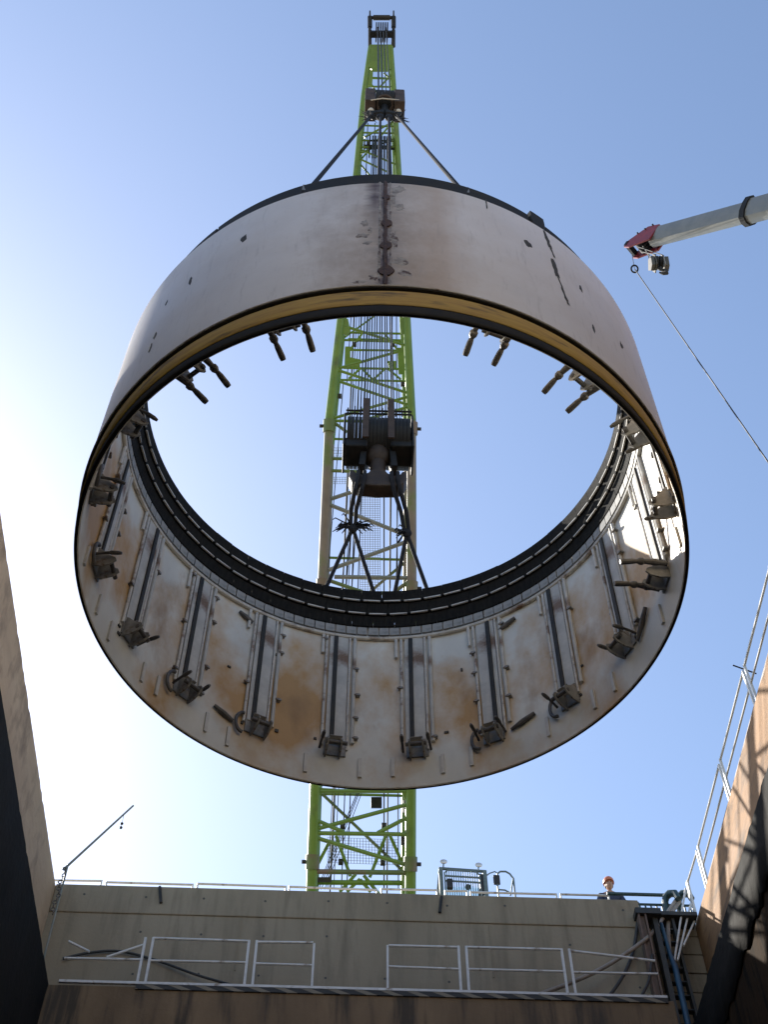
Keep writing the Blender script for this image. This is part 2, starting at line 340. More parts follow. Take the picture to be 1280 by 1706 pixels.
# ------------------------------------------------------------------ the shaft and the yard
ZG = 17.1; XL = -5.2; XR = 6.6; YF = 18.36; ZB = 15.94; YL = 17.5; ZL = 14.41; XO = 5.44; YR = 21.3; XLL = -4.64; XRL = 5.9; YB = -5.0
def ground():
    xs = [-9000, -8, -5.24, XO + .03, 6.64, 8, 9000]; ys = [-9000, YB - .05, YF + .04, YR + .02, 9000]
    mb = MB()
    for i in range(6):
        for j in range(4):
            if i in (2, 3) and j == 1: continue
            if i == 3 and j == 2: continue
            x0, x1, y0, y1 = xs[i], xs[i + 1], ys[j], ys[j + 1]
            mb.add([(x0, y0, ZG + .004), (x1, y0, ZG + .004), (x1, y1, ZG + .004), (x0, y1, ZG + .004)], [(0, 1, 2, 3)])
    o = mb.build('ground', 'ground', smooth=False); setp(o, kind='structure')
ground()
mb = MB().box((0, 6, -.15), (20, 32, .3)); o = mb.build('shaft_floor', 'floor', smooth=False); setp(o, kind='structure')

def rough_face_beam(x_face, x_back, y0, y1, z0, z1, seed, lower=.05):
    """long capping beam; inner face and arrises uneven as cast against soil and chipped"""
    rnd = random.Random(seed); n = int((y1 - y0) / .14); mb = MB(); sgn = 1 if x_back > x_face else -1
    prof_n = 6; rows = []
    w = [0.0]
    for i in range(n): w.append(w[-1] * .75 + rnd.uniform(-1, 1) * .012)
    w2 = [0.0]
    for i in range(n): w2.append(w2[-1] * .6 + rnd.uniform(-1, 1) * lower * .6)
    vs = []
    for i in range(n + 1):
        y = y0 + (y1 - y0) * i / n
        chip = rnd.random() < .08
        top = rnd.uniform(.0, .012) + (.03 if chip else 0)
        vs += [(x_back, y, z0), (x_face + sgn * (.05 + w[i]), y, z0 + w2[i] * .5), (x_face + sgn * (.01 + w[i]), y, z0 + .04 + w2[i]),
               (x_face + sgn * w[i] * .7, y, z0 + .45), (x_face + sgn * w[i] * .4, y, z1 - .25), (x_face + sgn * .002, y, z1 - .03 - top), (x_face + sgn * (.03 + top), y, z1), (x_back, y, z1)]
    fs = []; P = 8
    for i in range(n):
        for k in range(P):
            k2 = (k + 1) % P; fs.append((i * P + k, i * P + k2, (i + 1) * P + k2, (i + 1) * P + k))
    fs += [tuple(range(P)), tuple(range(n * P, n * P + P))[::-1]]
    mb.add(vs, fs); return mb
wl_ = thing('shaft_wall', (XL, 6, 0), 'tan concrete wall above a black lower wall, opposite the railed side', 'wall')
rough_face_beam(XL, -8.0, YB, YF + .6, ZL - .1, ZG, 3, .01).build('upper_wall', 'conc_left', wl_)
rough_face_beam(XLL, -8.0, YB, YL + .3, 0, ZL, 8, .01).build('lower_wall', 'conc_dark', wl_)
wr_ = thing('shaft_wall', (XR, 6, 0), 'sunlit brown concrete wall with a shade-darkened lower ledge under the white railing', 'wall')
rough_face_beam(XR, 7.9, YB, YR, ZL - .1, ZG, 5, .01).build('upper_wall', 'conc_side', wr_)
rough_face_beam(XRL, 7.9, YB, 18.9, 0, ZL, 6, .01).build('lower_wall', 'conc_shade', wr_)
# black strip added as shade along the lower wall top, ragged lower edge
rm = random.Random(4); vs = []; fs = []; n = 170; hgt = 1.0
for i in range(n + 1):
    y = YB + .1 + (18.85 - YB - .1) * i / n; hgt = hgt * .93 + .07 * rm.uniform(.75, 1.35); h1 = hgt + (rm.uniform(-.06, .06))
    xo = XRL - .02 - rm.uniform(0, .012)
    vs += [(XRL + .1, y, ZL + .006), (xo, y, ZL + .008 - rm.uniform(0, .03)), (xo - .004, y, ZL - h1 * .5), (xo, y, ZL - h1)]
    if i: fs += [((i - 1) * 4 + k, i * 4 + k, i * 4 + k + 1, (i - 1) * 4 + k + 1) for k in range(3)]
o = MB().add(vs, fs).build('shade_strip', 'conc_dark', wr_)
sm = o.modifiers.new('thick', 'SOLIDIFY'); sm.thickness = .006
wf = thing('shaft_wall', (0, YF, 0), 'grey concrete end wall with a stepped ledge, below the crane', 'wall')
MB().box(((XL - .3 + XO) / 2, YF + .3, (ZG - .62) / 2), (XO - XL + .3, .6, ZG - .62)).build('wall_face', 'conc_far', wf, False)
MB().box(((XL + XO) / 2, YF + .29, ZG - .312), (XO - XL - .01, .63, .616)).build('capping_beam', 'conc_far', wf, False, .02)
MB().box(((XL + XO) / 2, (YL + YF) / 2 - .003, ZL / 2 - .02), (XO - XL - .02, YF - YL, ZL - .04)).build('lower_wall', 'conc_low', wf, False, .02)
hole = MB().tube((0, -.004, 0), (0, .01, 0), .022, 10).mesh('tie_hole', 'mark', False)
rt = random.Random(2)
for k in range(10):
    for z_ in (15.25, 16.1, 16.85):
        if rt.random() < .8: inst('tie_hole', hole, wf, V((XL + .6 + k * 1.08 + rt.uniform(-.05, .05), YF - (.026 if z_ > 16.5 else 0), z_ + rt.uniform(-.03, .03))) - WLOC[wf.name])
# vertical formwork joints and stains of the end wall: slim raised fins
for px in (405, 812):
    p = hit(px, 1500, 1, YF)
    MB().box((p.x, YF - .016, 15.9), (.018, .012, 1.1)).build('formwork_fin', 'conc_far', wf, False)
wb = thing('shaft_wall', (0, YB, 0), 'concrete end wall behind the viewer', 'wall')
MB().box((-.2, YB - .3, ZG / 2), (16, .55, ZG - .01)).build('wall_face', 'conc_light', wb, False)
wc = thing('stair_recess_wall', (6, YR, 0), 'dark concrete back wall of the stair recess in the corner', 'wall')
zc_ = 12.0
while zc_ < ZG - .1:      # block courses
    h_ = min(.4, ZG - .02 - zc_); MB().box((6.02, 19.1 + random.uniform(-.008, .008), zc_ + h_ / 2), (1.15, .3, h_ - .02)).build('block_course', 'conc_far', wc, False, .01); zc_ += .4
MB().box((6.02, 19.45, 8.5), (1.15, .3, 17.1)).build('backing_wall', 'conc_far', wc, False)

# drain stubs on the end wall
for (x0, y0, x1, y1) in ((266, 1478, 268, 1504), (736, 1494, 733, 1520)):
    a = hit(x0, y0, 1, YF - .06); b = hit(x1, y1, 1, YF - .06)
    o = MB().poly([a + V((0, .12, .0)), a, b], .028, 8).build('drain_stub', 'dark')
    setp(o, 'short dark pipe stub on the grey end wall ' + ('nearest the davit post' if x0 < 500 else 'under the crane cab'), 'pipe', 'pipe stubs on the end wall')

# ------------------------------------------------------------------ railings
def post_pair(root, base, h, ax=(1, 0, 0), m='white', gap=.10, w=.04):
    ax = V(ax)
    for s in (-1, 1):
        a = V(base) + ax * (gap / 2 * s); MB().bar(a, a + V((0, 0, h)), w, w, (0, 1, 0)).build('post', m, root, False)
# ledge railing across the end wall
fl = thing('ledge_railing', (0, YL + .03, ZL), 'white pipe railing with striped kick board on the ledge of the end wall', 'railing')
def lx(px, py=1600): return hit(px, py, 1, YL + .03).x
ZT = ZL + .91; ZM = ZL + .48
segs = [(106, 236, 0, 1), (248, 412, 1, 1), (424, 520, 1, 1), (648, 766, 1, 1), (778, 939, 1, 1), (951, 1092, 1, 1)]
for i, (a, b, hi_, mid) in enumerate(segs):
    xa, xb = lx(a), lx(b); y = YL + .03
    sag = [random.uniform(-.012, .012) for _ in range(4)]
    if i == 0:
        MB().tube((xa, y, ZM - .0), (xb, y, ZM + .01), .022).build('mid_rail', 'white', fl)
        MB().tube((xa, y, ZT - .1), (lx(145), y, ZT - .29), .022).build('bent_rail', 'white', fl)
        MB().tube((lx(176), y, ZM + .04), (xb, y, ZM + .31), .022).build('bent_rail', 'white', fl)
        continue
    dz = -.16 if i == 5 else 0
    MB().tube((xa, y, ZT + sag[0]), (xb, y, ZT + sag[1] + dz), .022).build('top_rail', 'white', fl)
    MB().tube((xa, y, ZM + sag[2]), (xb, y, ZM + sag[3]), .02).build('mid_rail', 'white', fl)
for px in (242, 418, 772, 945): post_pair(fl, (lx(px), YL + .03, ZL + .005), .92, gap=.13)
for px in (522, 646): MB().bar((lx(px), YL + .03, ZL), (lx(px), YL + .03, ZL + .9), .035, .035, (0, 1, 0)).build('post', 'white', fl, False)
MB().box(((lx(108) + lx(1098)) / 2, YL - .012, ZL + .008), (lx(1098) - lx(108), .05, .045)).build('bottom_rail', 'white', fl, False)
MB().box(((lx(235) + lx(1098)) / 2, YL - .018, ZL - .062), (lx(1098) - lx(235), .03, .085)).build('kick_board', 'hazard', fl, False)

# railing along the top of the right-hand beam
fr = thing('edge_railing', (XR + .05, 14, ZG), 'white pipe railing with paired posts along the brown edge beam', 'railing')
ysr = [4.8, 7.0, 9.2, 11.35, 13.53, 15.7, 17.93]
for y in ysr: post_pair(fr, (XR + .05, y, ZG + .003), .9, (0, 1, 0), gap=.13)
for a, b in zip(ysr[:-1], ysr[1:]):
    x = XR + .05
    MB().tube((x, a + .065, ZG + .88), (x, b - .065, ZG + .88 + random.uniform(-.012, .012)), .023).build('top_rail', 'white', fr)
    MB().tube((x, a + .065, ZG + .44), (x, b - .065, ZG + .44 + random.uniform(-.012, .012)), .021).build('mid_rail', 'white', fr)
    MB().bar((x + .02, a + .1, ZG + .07), (x + .02, b - .1, ZG + .07), .012, .12).build('toe_board', 'column', fr, False)
post_pair(fr, (XR + .05, 18.94, ZG + .003), .98, (0, 1, 0), gap=.06)
MB().tube((XR + .05, 18.0, ZG + .88), (XR + .05, 18.91, ZG + .95), .022).build('top_rail', 'white', fr)
# little cross bar tied on the rail
p = hit(1238, 1112, 0, XR + .05)
MB().tube(p + V((-.15, 0, .05)), p + V((.25, .1, -.03)), .014, 6).build('tie_bar', 'dark', fr)

# fence behind the end wall
fb = thing('yard_fence', (0, 19.5, ZG), 'pale tubular fence panels set back behind the top of the end wall', 'fence')
pan = [(60, 166), (175, 320), (328, 476), (482, 628), (636, 728), (742, 778), (784, 926), (933, 1012)]
def fx(px): return hit(px, 1480, 1, 19.5).x
for a, b in pan:
    xa, xb = fx(a), fx(b); zt = ZG + 1.06 + random.uniform(-.02, .02)
    MB().poly([(xa, 19.5, ZG), (xa, 19.5, zt), (xb, 19.5, zt + random.uniform(-.02, .02)), (xb, 19.5, ZG)], .026, 8).build('panel_frame', 'white', fb)
    MB().tube((xa, 19.5, ZG + .5), (xb, 19.5, ZG + .5), .018).build('mid_rail', 'white', fb)

# ------------------------------------------------------------------ stair corner
LZ = ZG - .06
st = thing('access_stair', (6.0, 18.7, 12), 'steep dark steel stair with landing in the recess at the wall corner', 'stairs')
MB().box((6.05, 18.8, LZ - .04), (1.0, .5, .08)).build('landing', 'stairdark', st, False)
for x0 in (5.72, 6.1): MB().bar((x0, 18.72, LZ), (x0, 18.5, LZ - 4.6), .05, .16, (0, 1, 0)).build('stringer', 'stairdark', st, False)
for k in range(15):
    z_ = LZ - .3 - k * .29; MB().box((5.91, 18.75 - .0478 * (LZ - z_), z_), (.36, .12, .025)).build('tread', 'stairdark', st, False)
for (px, py, qx, qy) in ((1143, 1480, 1124, 1604), (1152, 1505, 1130, 1600), (1160, 1530, 1140, 1575)):
    a = hit(px, py, 1, 18.75); b = hit(qx, qy, 1, 18.4)
    MB().tube(a, b, .02).build('hand_rail', 'white', st)
tl = thing('landing_railing', (6.1, 19.46, ZG), 'teal railing with upright bars on the stair landing', 'railing')
xa, xb = hit(1012, 1490, 1, 19.46).x, hit(1150, 1490, 1, 19.46).x
MB().tube((xa, 19.46, ZG + 1.08), (xb, 19.46, ZG + 1.08), .035).build('top_rail', 'teal', tl)
MB().tube((xa, 19.46, ZG + .84), (xb, 19.46, ZG + .84), .025).build('mid_rail', 'teal', tl)
for k in range(15):
    x = xa + (xb - xa) * (k + .5) / 15; MB().bar((x, 19.46, ZG + .0), (x, 19.46, ZG + .84), .028, .028, (0, 1, 0)).build('baluster', 'teal', tl, False)
# teal pipe bends standing on the landing
for px in (1109, 1131):
    c = hit(px, 1503, 1, 19.3); b = V((c.x, 19.3, ZG - .03))
    o = MB().poly([b, V((c.x, 19.3, c.z)), V((c.x + .03, 19.27, c.z + .1)), V((c.x + .1, 19.2, c.z + .13)), V((c.x + .17, 19.1, c.z + .06)), V((c.x + .19, 19.05, c.z - .12))], [.065, .065, .075, .075, .065, .06], 10).build('pipe_bend', 'teal')
    setp(o, ('fat teal pipe bend on the side of the person in the hard hat' if px < 1120 else 'fat teal pipe bend on the side of the white edge railing'), 'pipe', 'pipe bends at the landing')
# leaning rusty column
a = hit(1075, 1527, 1, 18.2); b = hit(1107, 1706, 1, 18.2)
col = thing('steel_column', b, 'rust brown steel column standing at the stair recess corner', 'column')
e = V((b.x, 18.2, ZL - .06))
for s, w in ((-.06, .025), (.0, .025), (.06, .025)):
    MB().bar(V((e.x + s, 18.2, ZL - .06)), V((e.x + s, 18.2, a.z)), .03 if s else .1, .16 if s else .02, (0, 1, 0)).build('flange' if s else 'web', 'column', col, False)
MB().box((e.x + .12, 18.25, a.z + .06), (.46, .3, .12)).build('cap_plate', 'stairdark', col, False)
MB().box((e.x + .25, 18.27, 15.5), (.09, .1, 2.4)).build('side_post', 'stairdark', col, False)
# blue riser pipe
p0 = hit(1126, 1612, 1, 18.3)
o = MB().poly([(p0.x - .02, 18.3, 9.0), (p0.x, 18.3, p0.z), (p0.x - .03, 18.32, p0.z + .25), (p0.x - .05, 18.38, p0.z + 1.0)], [.055, .055, .04, .035], 12).build('riser_pipe', 'blue')
setp(o, 'blue riser pipe running down beside the rusty column', 'pipe')
# pale hoses swinging from the landing to the ledge
def hose(name, pts, r, m, label):
    P = [V(p) for p in pts]; out = []
    for i in range(len(P) - 1):
        a, b, c, d = P[max(i - 1, 0)], P[i], P[i + 1], P[min(i + 2, len(P) - 1)]
        for k in range(6):
            t = k / 6; out.append(.5 * ((2 * b) + (c - a) * t + (2 * a - 5 * b + 4 * c - d) * t * t + (3 * b - a - 3 * c + d) * t ** 3))
    out.append(P[-1]); o = MB().poly(out, r, 8).build(name, m); return setp(o, label, 'hose')
Yh = 18.1
hose('hose', [hit(1128, 1498, 1, 19.2), hit(1092, 1548, 1, 18.4), hit(1070, 1570, 1, Yh), hit(1010, 1610, 1, 18.0), hit(950, 1638, 1, 17.9), hit(905, 1655, 1, 17.8), hit(880, 1668, 1, 17.75)], .036, 'hose', 'pale thick hose sagging from the landing down to the ledge')
hose('hose', [hit(1133, 1502, 1, 19.2), hit(1116, 1530, 1, 18.8), hit(1115, 1570, 1, 18.6), hit(1120, 1610, 1, 18.5)], .04, 'hose', 'pale hose hanging straight down below the teal pipe bends')
hose('hose', [hit(1064, 1530, 1, 18.3), hit(1058, 1575, 1, 18.3), hit(1046, 1612, 1, 18.25), hit(1030, 1640, 1, 18.1), hit(1012, 1664, 1, 17.9)], .03, 'hosed', 'black hose curving down the grey wall to the ledge')
hose('hose', [hit(1088, 1590, 1, 18.1), hit(1083, 1630, 1, 18.1), hit(1072, 1655, 1, 18.0), hit(1066, 1668, 1, 17.9)], .025, 'hosed', 'short black hose behind the rusty column foot')
hose('cable', [hit(104, 1597, 1, 18.3), hit(150, 1587, 1, 18.3), hit(200, 1585, 1, 18.3), hit(260, 1600, 1, 18.3), hit(330, 1625, 1, 18.2), hit(400, 1645, 1, 18.0), hit(430, 1655, 1, 17.8)], .022, 'hosed', 'black cable drooping along the grey end wall near the tan beam')
o = MB(); a = hit(1120, 1520, 1, 19.0)
for k in range(8):
    t = k / 8
    o.prism([a + V((.05 * k, .02 * k, 0)), a + V((.05 * k + .05, .02 * k + .02, 0)), a + V((.05 * k + .06 - .01 * (k % 2), .02 * k + .03, -1.2 - .08 * (k % 3))), a + V((.05 * k + .0, .02 * k + .02 * (k % 2), -1.2 - .05 * ((k + 1) % 3)))], (0, .02, 0))
setp(o.build('safety_netting', 'tarp', None, False), 'dark green netting hung beside the stair handrails', 'netting')

# ------------------------------------------------------------------ small davit post at the corner
dv = thing('davit_post', (-4.79, 17.95, ZL), 'thin grey davit post with slanting arm at the tan beam corner', 'davit')
pa = hit(113, 1440, 1, 17.95); pt = hit(222, 1342, 1, 17.95); pb = V((pa.x + .02, 17.95, ZL))
MB().tube(pb, pa, .018).build('post', 'greybrace', dv)
pk = hit(105, 1449, 1, 17.95)
MB().tube(pk, pt, .024, 8, .017).build('arm', 'greybrace', dv)
ch = MB()
for k in range(14):
    c = V((pa.x - .035 + .02 * math.sin(k), 17.93, pa.z - .12 - k * .075)); ch.torus(c, .035, .011, (1, .3 * (k % 2), 0) if k % 2 else (0, 1, 0), 10, 6)
ch.build('chain', 'rod', dv)
pm = pk + (pt - pk) * .86
MB().tube(pm, pm - V((0, 0, .30)), .004, 5).build('hook_wire', 'rope', dv)
MB().sphere(pm - V((0, 0, .24)), .03, 8, 6).build('line_weight', 'dark', dv)
MB().sphere(pm - V((0, 0, .34)), .03, 8, 6).build('line_weight', 'dark', dv)

# ------------------------------------------------------------------ the shield ring
RC = V((.303, 7.869, 12.289)); RO = 3.25; RI = 3.165; TILT = .062
RM = Matrix.Rotation(TILT, 3, 'X'); RMI = RM.transposed()
def rworld(p): return RC + RM @ V(p)
def rcyl(px, py, r, far):
    d = RMI @ ray(px, py); o_ = RMI @ (CAM_LOC - RC); aa = d.x ** 2 + d.y ** 2; bb = 2 * (o_.x * d.x + o_.y * d.y); cc = o_.x ** 2 + o_.y ** 2 - r * r
    t = (-bb + (1 if far else -1) * math.sqrt(bb * bb - 4 * aa * cc)) / (2 * aa); p = o_ + d * t; return math.atan2(p.y, p.x), p.z
def rplane(px, py, z):
    d = RMI @ ray(px, py); o_ = RMI @ (CAM_LOC - RC); return o_ + d * ((z - o_.z) / d.z)
ring = thing('shield_ring', RC, 'huge pale steel tunnel shield ring hanging from slings in mid air', 'shield ring')
ring.rotation_euler = (TILT, 0, 0)
NS = 256
mb = MB()
# outer skin (mat 0), inner skin (mat 1), bottom edge (mat 2)
HS = 2.956; HT = 3.465
mb.lathe([(RO, .45), (RO, HS - .03), (RO - .03, HS), (RI + .005, HS), (RI, HS - .05), (RI, .012), (RI + .012, .002), (RI + .022, .002), (RI + .022, .42), (RO - .004, .43)], NS,
         mats=[0, 0, 2, 1, 1, 1, 2, 2, 2, 2])
mb.local('shell', ['ring_out', 'ring_in', 'lip'], ring)
MB().lathe([(RI + .055, .14), (RI + .066, .16), (RI + .068, .385), (RI + .055, .40), (RI + .024, .40), (RI + .024, .14)], NS).local('rust_band', 'rustband', ring)
MB().lathe([(RI + .045, .01), (RI + .05, .02), (RI + .05, .138), (RI + .0235, .138), (RI + .0235, .001), (RI + .035, .0)], NS).local('bottom_lip', 'lip', ring)
# slim white weld bead just above the bottom edge
MB().torus((0, 0, .455), RO + .002, .011, (0, 0, 1), NS, 6).local('weld_bead', 'palepipe', ring)
# top lip in arcs, with the two gaps and the raised block the photo shows
arcs = [(-129.5, -60.3), (-59.9, -56.4), (-55.5, 48), (48.4, 139), (139.4, 202.5), (202.8, 230.0)]
for i, (a0, a1) in enumerate(arcs):
    up_ = .09 if i == 1 else 0.0
    ro = 3.14 + (.03 if i == 1 else (.02 if i == 4 else 0))
    MB().lathe([(ro, HS + .002), (ro, HT - .01 + up_), (3.114, HT + up_), (3.114, HS + .002)], max(3, int((a1 - a0) / 1.5)), a0, a1).local('top_lip', 'lip', ring)
# inner stiffening pipe and row of blocks
MB().torus((0, 0, 2.63), RI - .025, .032, (0, 0, 1), NS, 8).local('ring_pipe', 'palepipe', ring)
nb = 132
bme = MB().box((RI - .03, 0, 2.745), (.06, 2 * math.pi * (RI - .03) / nb - .018, .14)).mesh('brush_block', 'block', False)
for k in range(nb): inst('brush_block', bme, ring, (0, 0, 0), (random.uniform(-.002, .002), 0, 2 * math.pi * k / nb))
# three rows of tail brushes, leaning in towards the top
for row, (z0, z1, ra_, rb_) in enumerate(((2.83, 3.02, 3.10, 3.075), (3.04, 3.24, 3.055, 3.03), (3.26, HT - .005, 3.01, 2.984))):
    n = 66
    da = 2 * math.pi / n * .985
    bm_ = MB()
    r1 = 3.112; r2 = ra_
    s = 4; pts = []
    for i in range(s + 1):
        a = -da / 2 + da * i / s
        r1 = max(r1, ra_ + .02)
        pts += [(r1 * math.cos(a), r1 * math.sin(a), z0), (ra_ * math.cos(a), ra_ * math.sin(a), z0 + .01), (rb_ * math.cos(a), rb_ * math.sin(a), z1), (r1 * math.cos(a), r1 * math.sin(a), z1)]
    fs = []
    for i in range(s):
        for k in range(4): fs.append((i * 4 + k, i * 4 + (k + 1) % 4, i * 4 + 4 + (k + 1) % 4, i * 4 + 4 + k))
    fs += [(0, 1, 2, 3), (s * 4 + 3, s * 4 + 2, s * 4 + 1, s * 4)]
    me = bm_.add(pts, fs).mesh('tail_brush', 'brush', False)
    for k in range(n): inst('tail_brush', me, ring, (0, 0, random.uniform(-.006, .006)), (0, 0, 2 * math.pi * (k + .3 * row) / n))
    if row:   # the thin pale clamping strip between rows
        m2 = MB().box((r2 - .012, 0, z0 - .002), (.02, 2 * math.pi * r2 / n * .82, .02)).mesh('clamp_strip', 'palepipe', False)
        for k in range(n): inst('clamp_strip', m2, ring, (0, 0, random.uniform(-.004, .004)), (0, 0, 2 * math.pi * (k + .3 * row) / n))

# stations: cover strip, groove, pipes, clamps and lug bracket
angs = [98.4, 117.2, 136.2, 155.2, 173.6, 192.8, 211.5, 229.5, 249.8, 268.9, 289.0, 309.0, 326.0, 344.5, 3.8, 22.8, 42.2, 61.6, 79.8]
ZA, ZZ = .66, 2.60
def st_mesh(kind):
    d = {}
    d['cover_strip'] = MB().box((RI - .016, 0, (ZA + ZZ) / 2), (.04, .25, ZZ - ZA)).mesh('cover_strip', 'strip', False)
    d['groove_bar'] = MB().box((RI - .034, .0, (ZA + ZZ) / 2), (.05, .055, ZZ - ZA - .02)).mesh('groove_bar', 'dark', False)
    d['pipe_a'] = MB().tube((RI - .028, .165, ZA - .05), (RI - .028, .165, ZZ), .02, 8).mesh('grout_pipe', 'palepipe')
    d['pipe_b'] = MB().tube((RI - .030, -.15, ZA - .1), (RI - .030, -.15, ZZ), .017, 8).mesh('grout_pipe', 'palepipe')
    d['pipe_c'] = MB().tube((RI - .030, -.215, ZA + .02), (RI - .030, -.215, ZZ), .026, 8).mesh('grout_pipe', 'strip')
    d['flat'] = MB().box((RI - .014, 0, .30), (.028, .045, .30)).mesh('weld_stub', 'palepipe', False)
    d['stub'] = MB().tube((RI - .03, 0, ZZ - .36), (RI - .03, 0, ZZ), .022, 8).mesh('pipe_stub', 'palepipe')
    cl = MB().box((RI - .03, 0, 0), (.06, .05, .03)); cl.tube((RI - .045, .045, 0), (RI - .045, -.035, 0), .014, 6)
    d['clamp'] = cl.mesh('pipe_clamp', 'lug', False)
    # lug bracket
    d['base'] = MB().box((RI - .012, 0, .43), (.026, .28, .22)).mesh('lug_bracket', 'lug', False)
    pl = [(RI - .01, 0, .28), (RI - .12, 0, .27), (RI - .22, 0, .30), (RI - .27, 0, .36), (RI - .25, 0, .41), (RI - .19, 0, .44), (RI - .13, 0, .49), (RI - .07, 0, .56), (RI - .01, 0, .60)]
    d['cheek'] = MB().prism(pl, (0, .02, 0)).mesh('cheek_plate', 'lug', False)
    d['pin'] = MB().tube((RI - .21, -.13, .36), (RI - .21, .13, .36), .026, 10).mesh('pin', 'rod')
    d['web'] = MB().box((RI - .10, 0, .50), (.12, .16, .015), Matrix.Rotation(.5, 3, 'Y')).mesh('web_plate', 'lug', False)
    d['loop'] = MB().poly([(RI - .06, .18 + .10 * math.sin(q * math.pi / 8), .40 + .16 * math.cos(q * math.pi / 8)) for q in range(9)], .022, 8).mesh('hose_loop', 'rod')
    L_ = [l * .84 for l in (0, .10, .14, .16, .30, .32, .36, .40, .46, .58, .62)]; r_ = [.030, .030, .038, .038, .028, .042, .042, .024, .031, .033, .028]
    d['rod'] = MB().poly([(RI - .03 - l, 0, .42 + .03 * math.sin(l * 6)) for l in L_], r_, 10).mesh('connector_rod', 'rod')
    L2 = [0, .10, .16, .18, .26, .30]; r2_ = [.016, .016, .016, .024, .024, .015]
    d['rod2'] = MB().poly([(RI - .03 - l, 0, .40 + .02 * math.sin(l * 9)) for l in L2], r2_, 8).mesh('connector_rod', 'rod')
    return d
D = st_mesh(0)
def rotinst(name, key, par, ang=0, dt=0.0, z=0.0, rot_extra=None):
    """place a piece at tangential offset dt (metres) by turning about the ring axis"""
    return inst(name, D[key], par, (0, 0, z), (0, 0, ang + dt / RI))
rs = random.Random(11)
for i, a in enumerate(angs):
    A = R_(a); m = 1 if rs.random() < .5 else -1
    rotinst('cover_strip', 'cover_strip', ring, A); rotinst('groove_bar', 'groove_bar', ring, A, m * .045)
    rotinst('grout_pipe', 'pipe_a', ring, A, rs.uniform(-.01, .01)); rotinst('grout_pipe', 'pipe_b', ring, A)
    far = 0 < a < 180
    if i % 2 == 0 or far: rotinst('grout_pipe', 'pipe_c', ring, A)
    for k in range(5):
        z = .72 + k * .42 + rs.uniform(-.05, .05)
        if rs.random() < .6: rotinst('pipe_clamp', 'clamp', ring, A, -.26 + rs.uniform(-.015, .015), z)
        if rs.random() < .3: rotinst('pipe_clamp', 'clamp', ring, A, .19, z + .1)
    rotinst('pipe_stub', 'stub', ring, A, .24 + rs.uniform(-.02, .02))
    rotinst('weld_stub', 'flat', ring, A, .33 + rs.uniform(-.05, .08), rs.uniform(-.03, .06))
    if rs.random() < .5: rotinst('weld_stub', 'flat', ring, A, -.30 - rs.uniform(0, .1), rs.uniform(.0, .08))
    if i == 9: continue
    br = inst('lug_bracket', D['base'], ring, (0, 0, ((.07) if a in (249.8, 289.0) else .09 if a in (229.5, 309.0) else .14) + rs.uniform(-.02, .03)), (0, 0, A + rs.uniform(-.006, .006)))
    skew = rs.uniform(-.22, .22)
    for s in (-.10, .08):
        cpl = rotinst('cheek_plate', 'cheek', br, 0, s); cpl.rotation_euler = (0, 0, s / RI + skew * .06); cpl.scale = (1, 1, 1)
    inst('pin', D['pin'], br); inst('web_plate', D['web'], br)
    if rs.random() < .45: inst('hose_loop', D['loop'], br)
    big = a in (3.8, 229.5, 309.0); two = a in (249.8, 289.0)
    for s in (-1, 1):
        if big or two or rs.random() < .62:
            rotinst('connector_rod', 'rod' if (big or two) else 'rod2', br, 0, s * (.16 + rs.uniform(0, .05)))
# loose rods lying across the lower inner wall (welded spare bars)
for (px, py, ln, tilt) in ((372, 1188, .28, .35), (872, 1202, .34, -.3), (1070, 1040, .3, -.9), (410, 1028, .22, .4), (845, 1040, .26, -.4)):
    an, pz = rcyl(px, py, RI - .03, True); p = V((0, 0, pz))
    da = ln / 2 / RI
    a0 = V(((RI - .03) * math.cos(an - da), (RI - .03) * math.sin(an - da), p.z - tilt * ln / 2)); a1 = V(((RI - .03) * math.cos(an + da), (RI - .03) * math.sin(an + da), p.z + tilt * ln / 2))
    MB().poly([a0, a0 + (a1 - a0) * .5, a1], [.025, .035, .02], 8).local('welded_bar', 'rod', ring)
# --- outer joint, scars, ports and scrape marks
def outer(px, py, r=RO): return rcyl(px, py, r, False)
def cylp(a, z, r): return V((r * math.cos(a), r * math.sin(a), z))
sa = R_(SEAM_A)
mb = MB(); zs = [i / 40 * 2.48 + .46 for i in range(41)]
mb.poly([cylp(sa + rs.uniform(-.0015, .0015), z, RO + .004) for z in zs], [.019 + rs.uniform(-.004, .006) for z in zs], 8); mb.local('joint_bar', 'seam', ring)
for s in (-1, 1):
    MB().poly([cylp(sa + s * .017 + rs.uniform(-.001, .001), z, RO - .004) for z in zs], [.010 + rs.uniform(-.005, .006) for z in zs], 6).local('joint_weld', 'scar', ring)
for py, s in ((373, 1), (410, 1), (452, 1.25), (330, .7)):
    an, z = outer(644, py)
    mb = MB(); mb.prism([cylp(an + .019 * s * math.cos(q * math.pi / 5) * rs.uniform(.8, 1.1), z + .085 * s * math.sin(q * math.pi / 5), RO - .006) for q in range(10)], cylp(an, 0, .022)); mb.local('joint_pad', 'seam', ring, smooth=False)
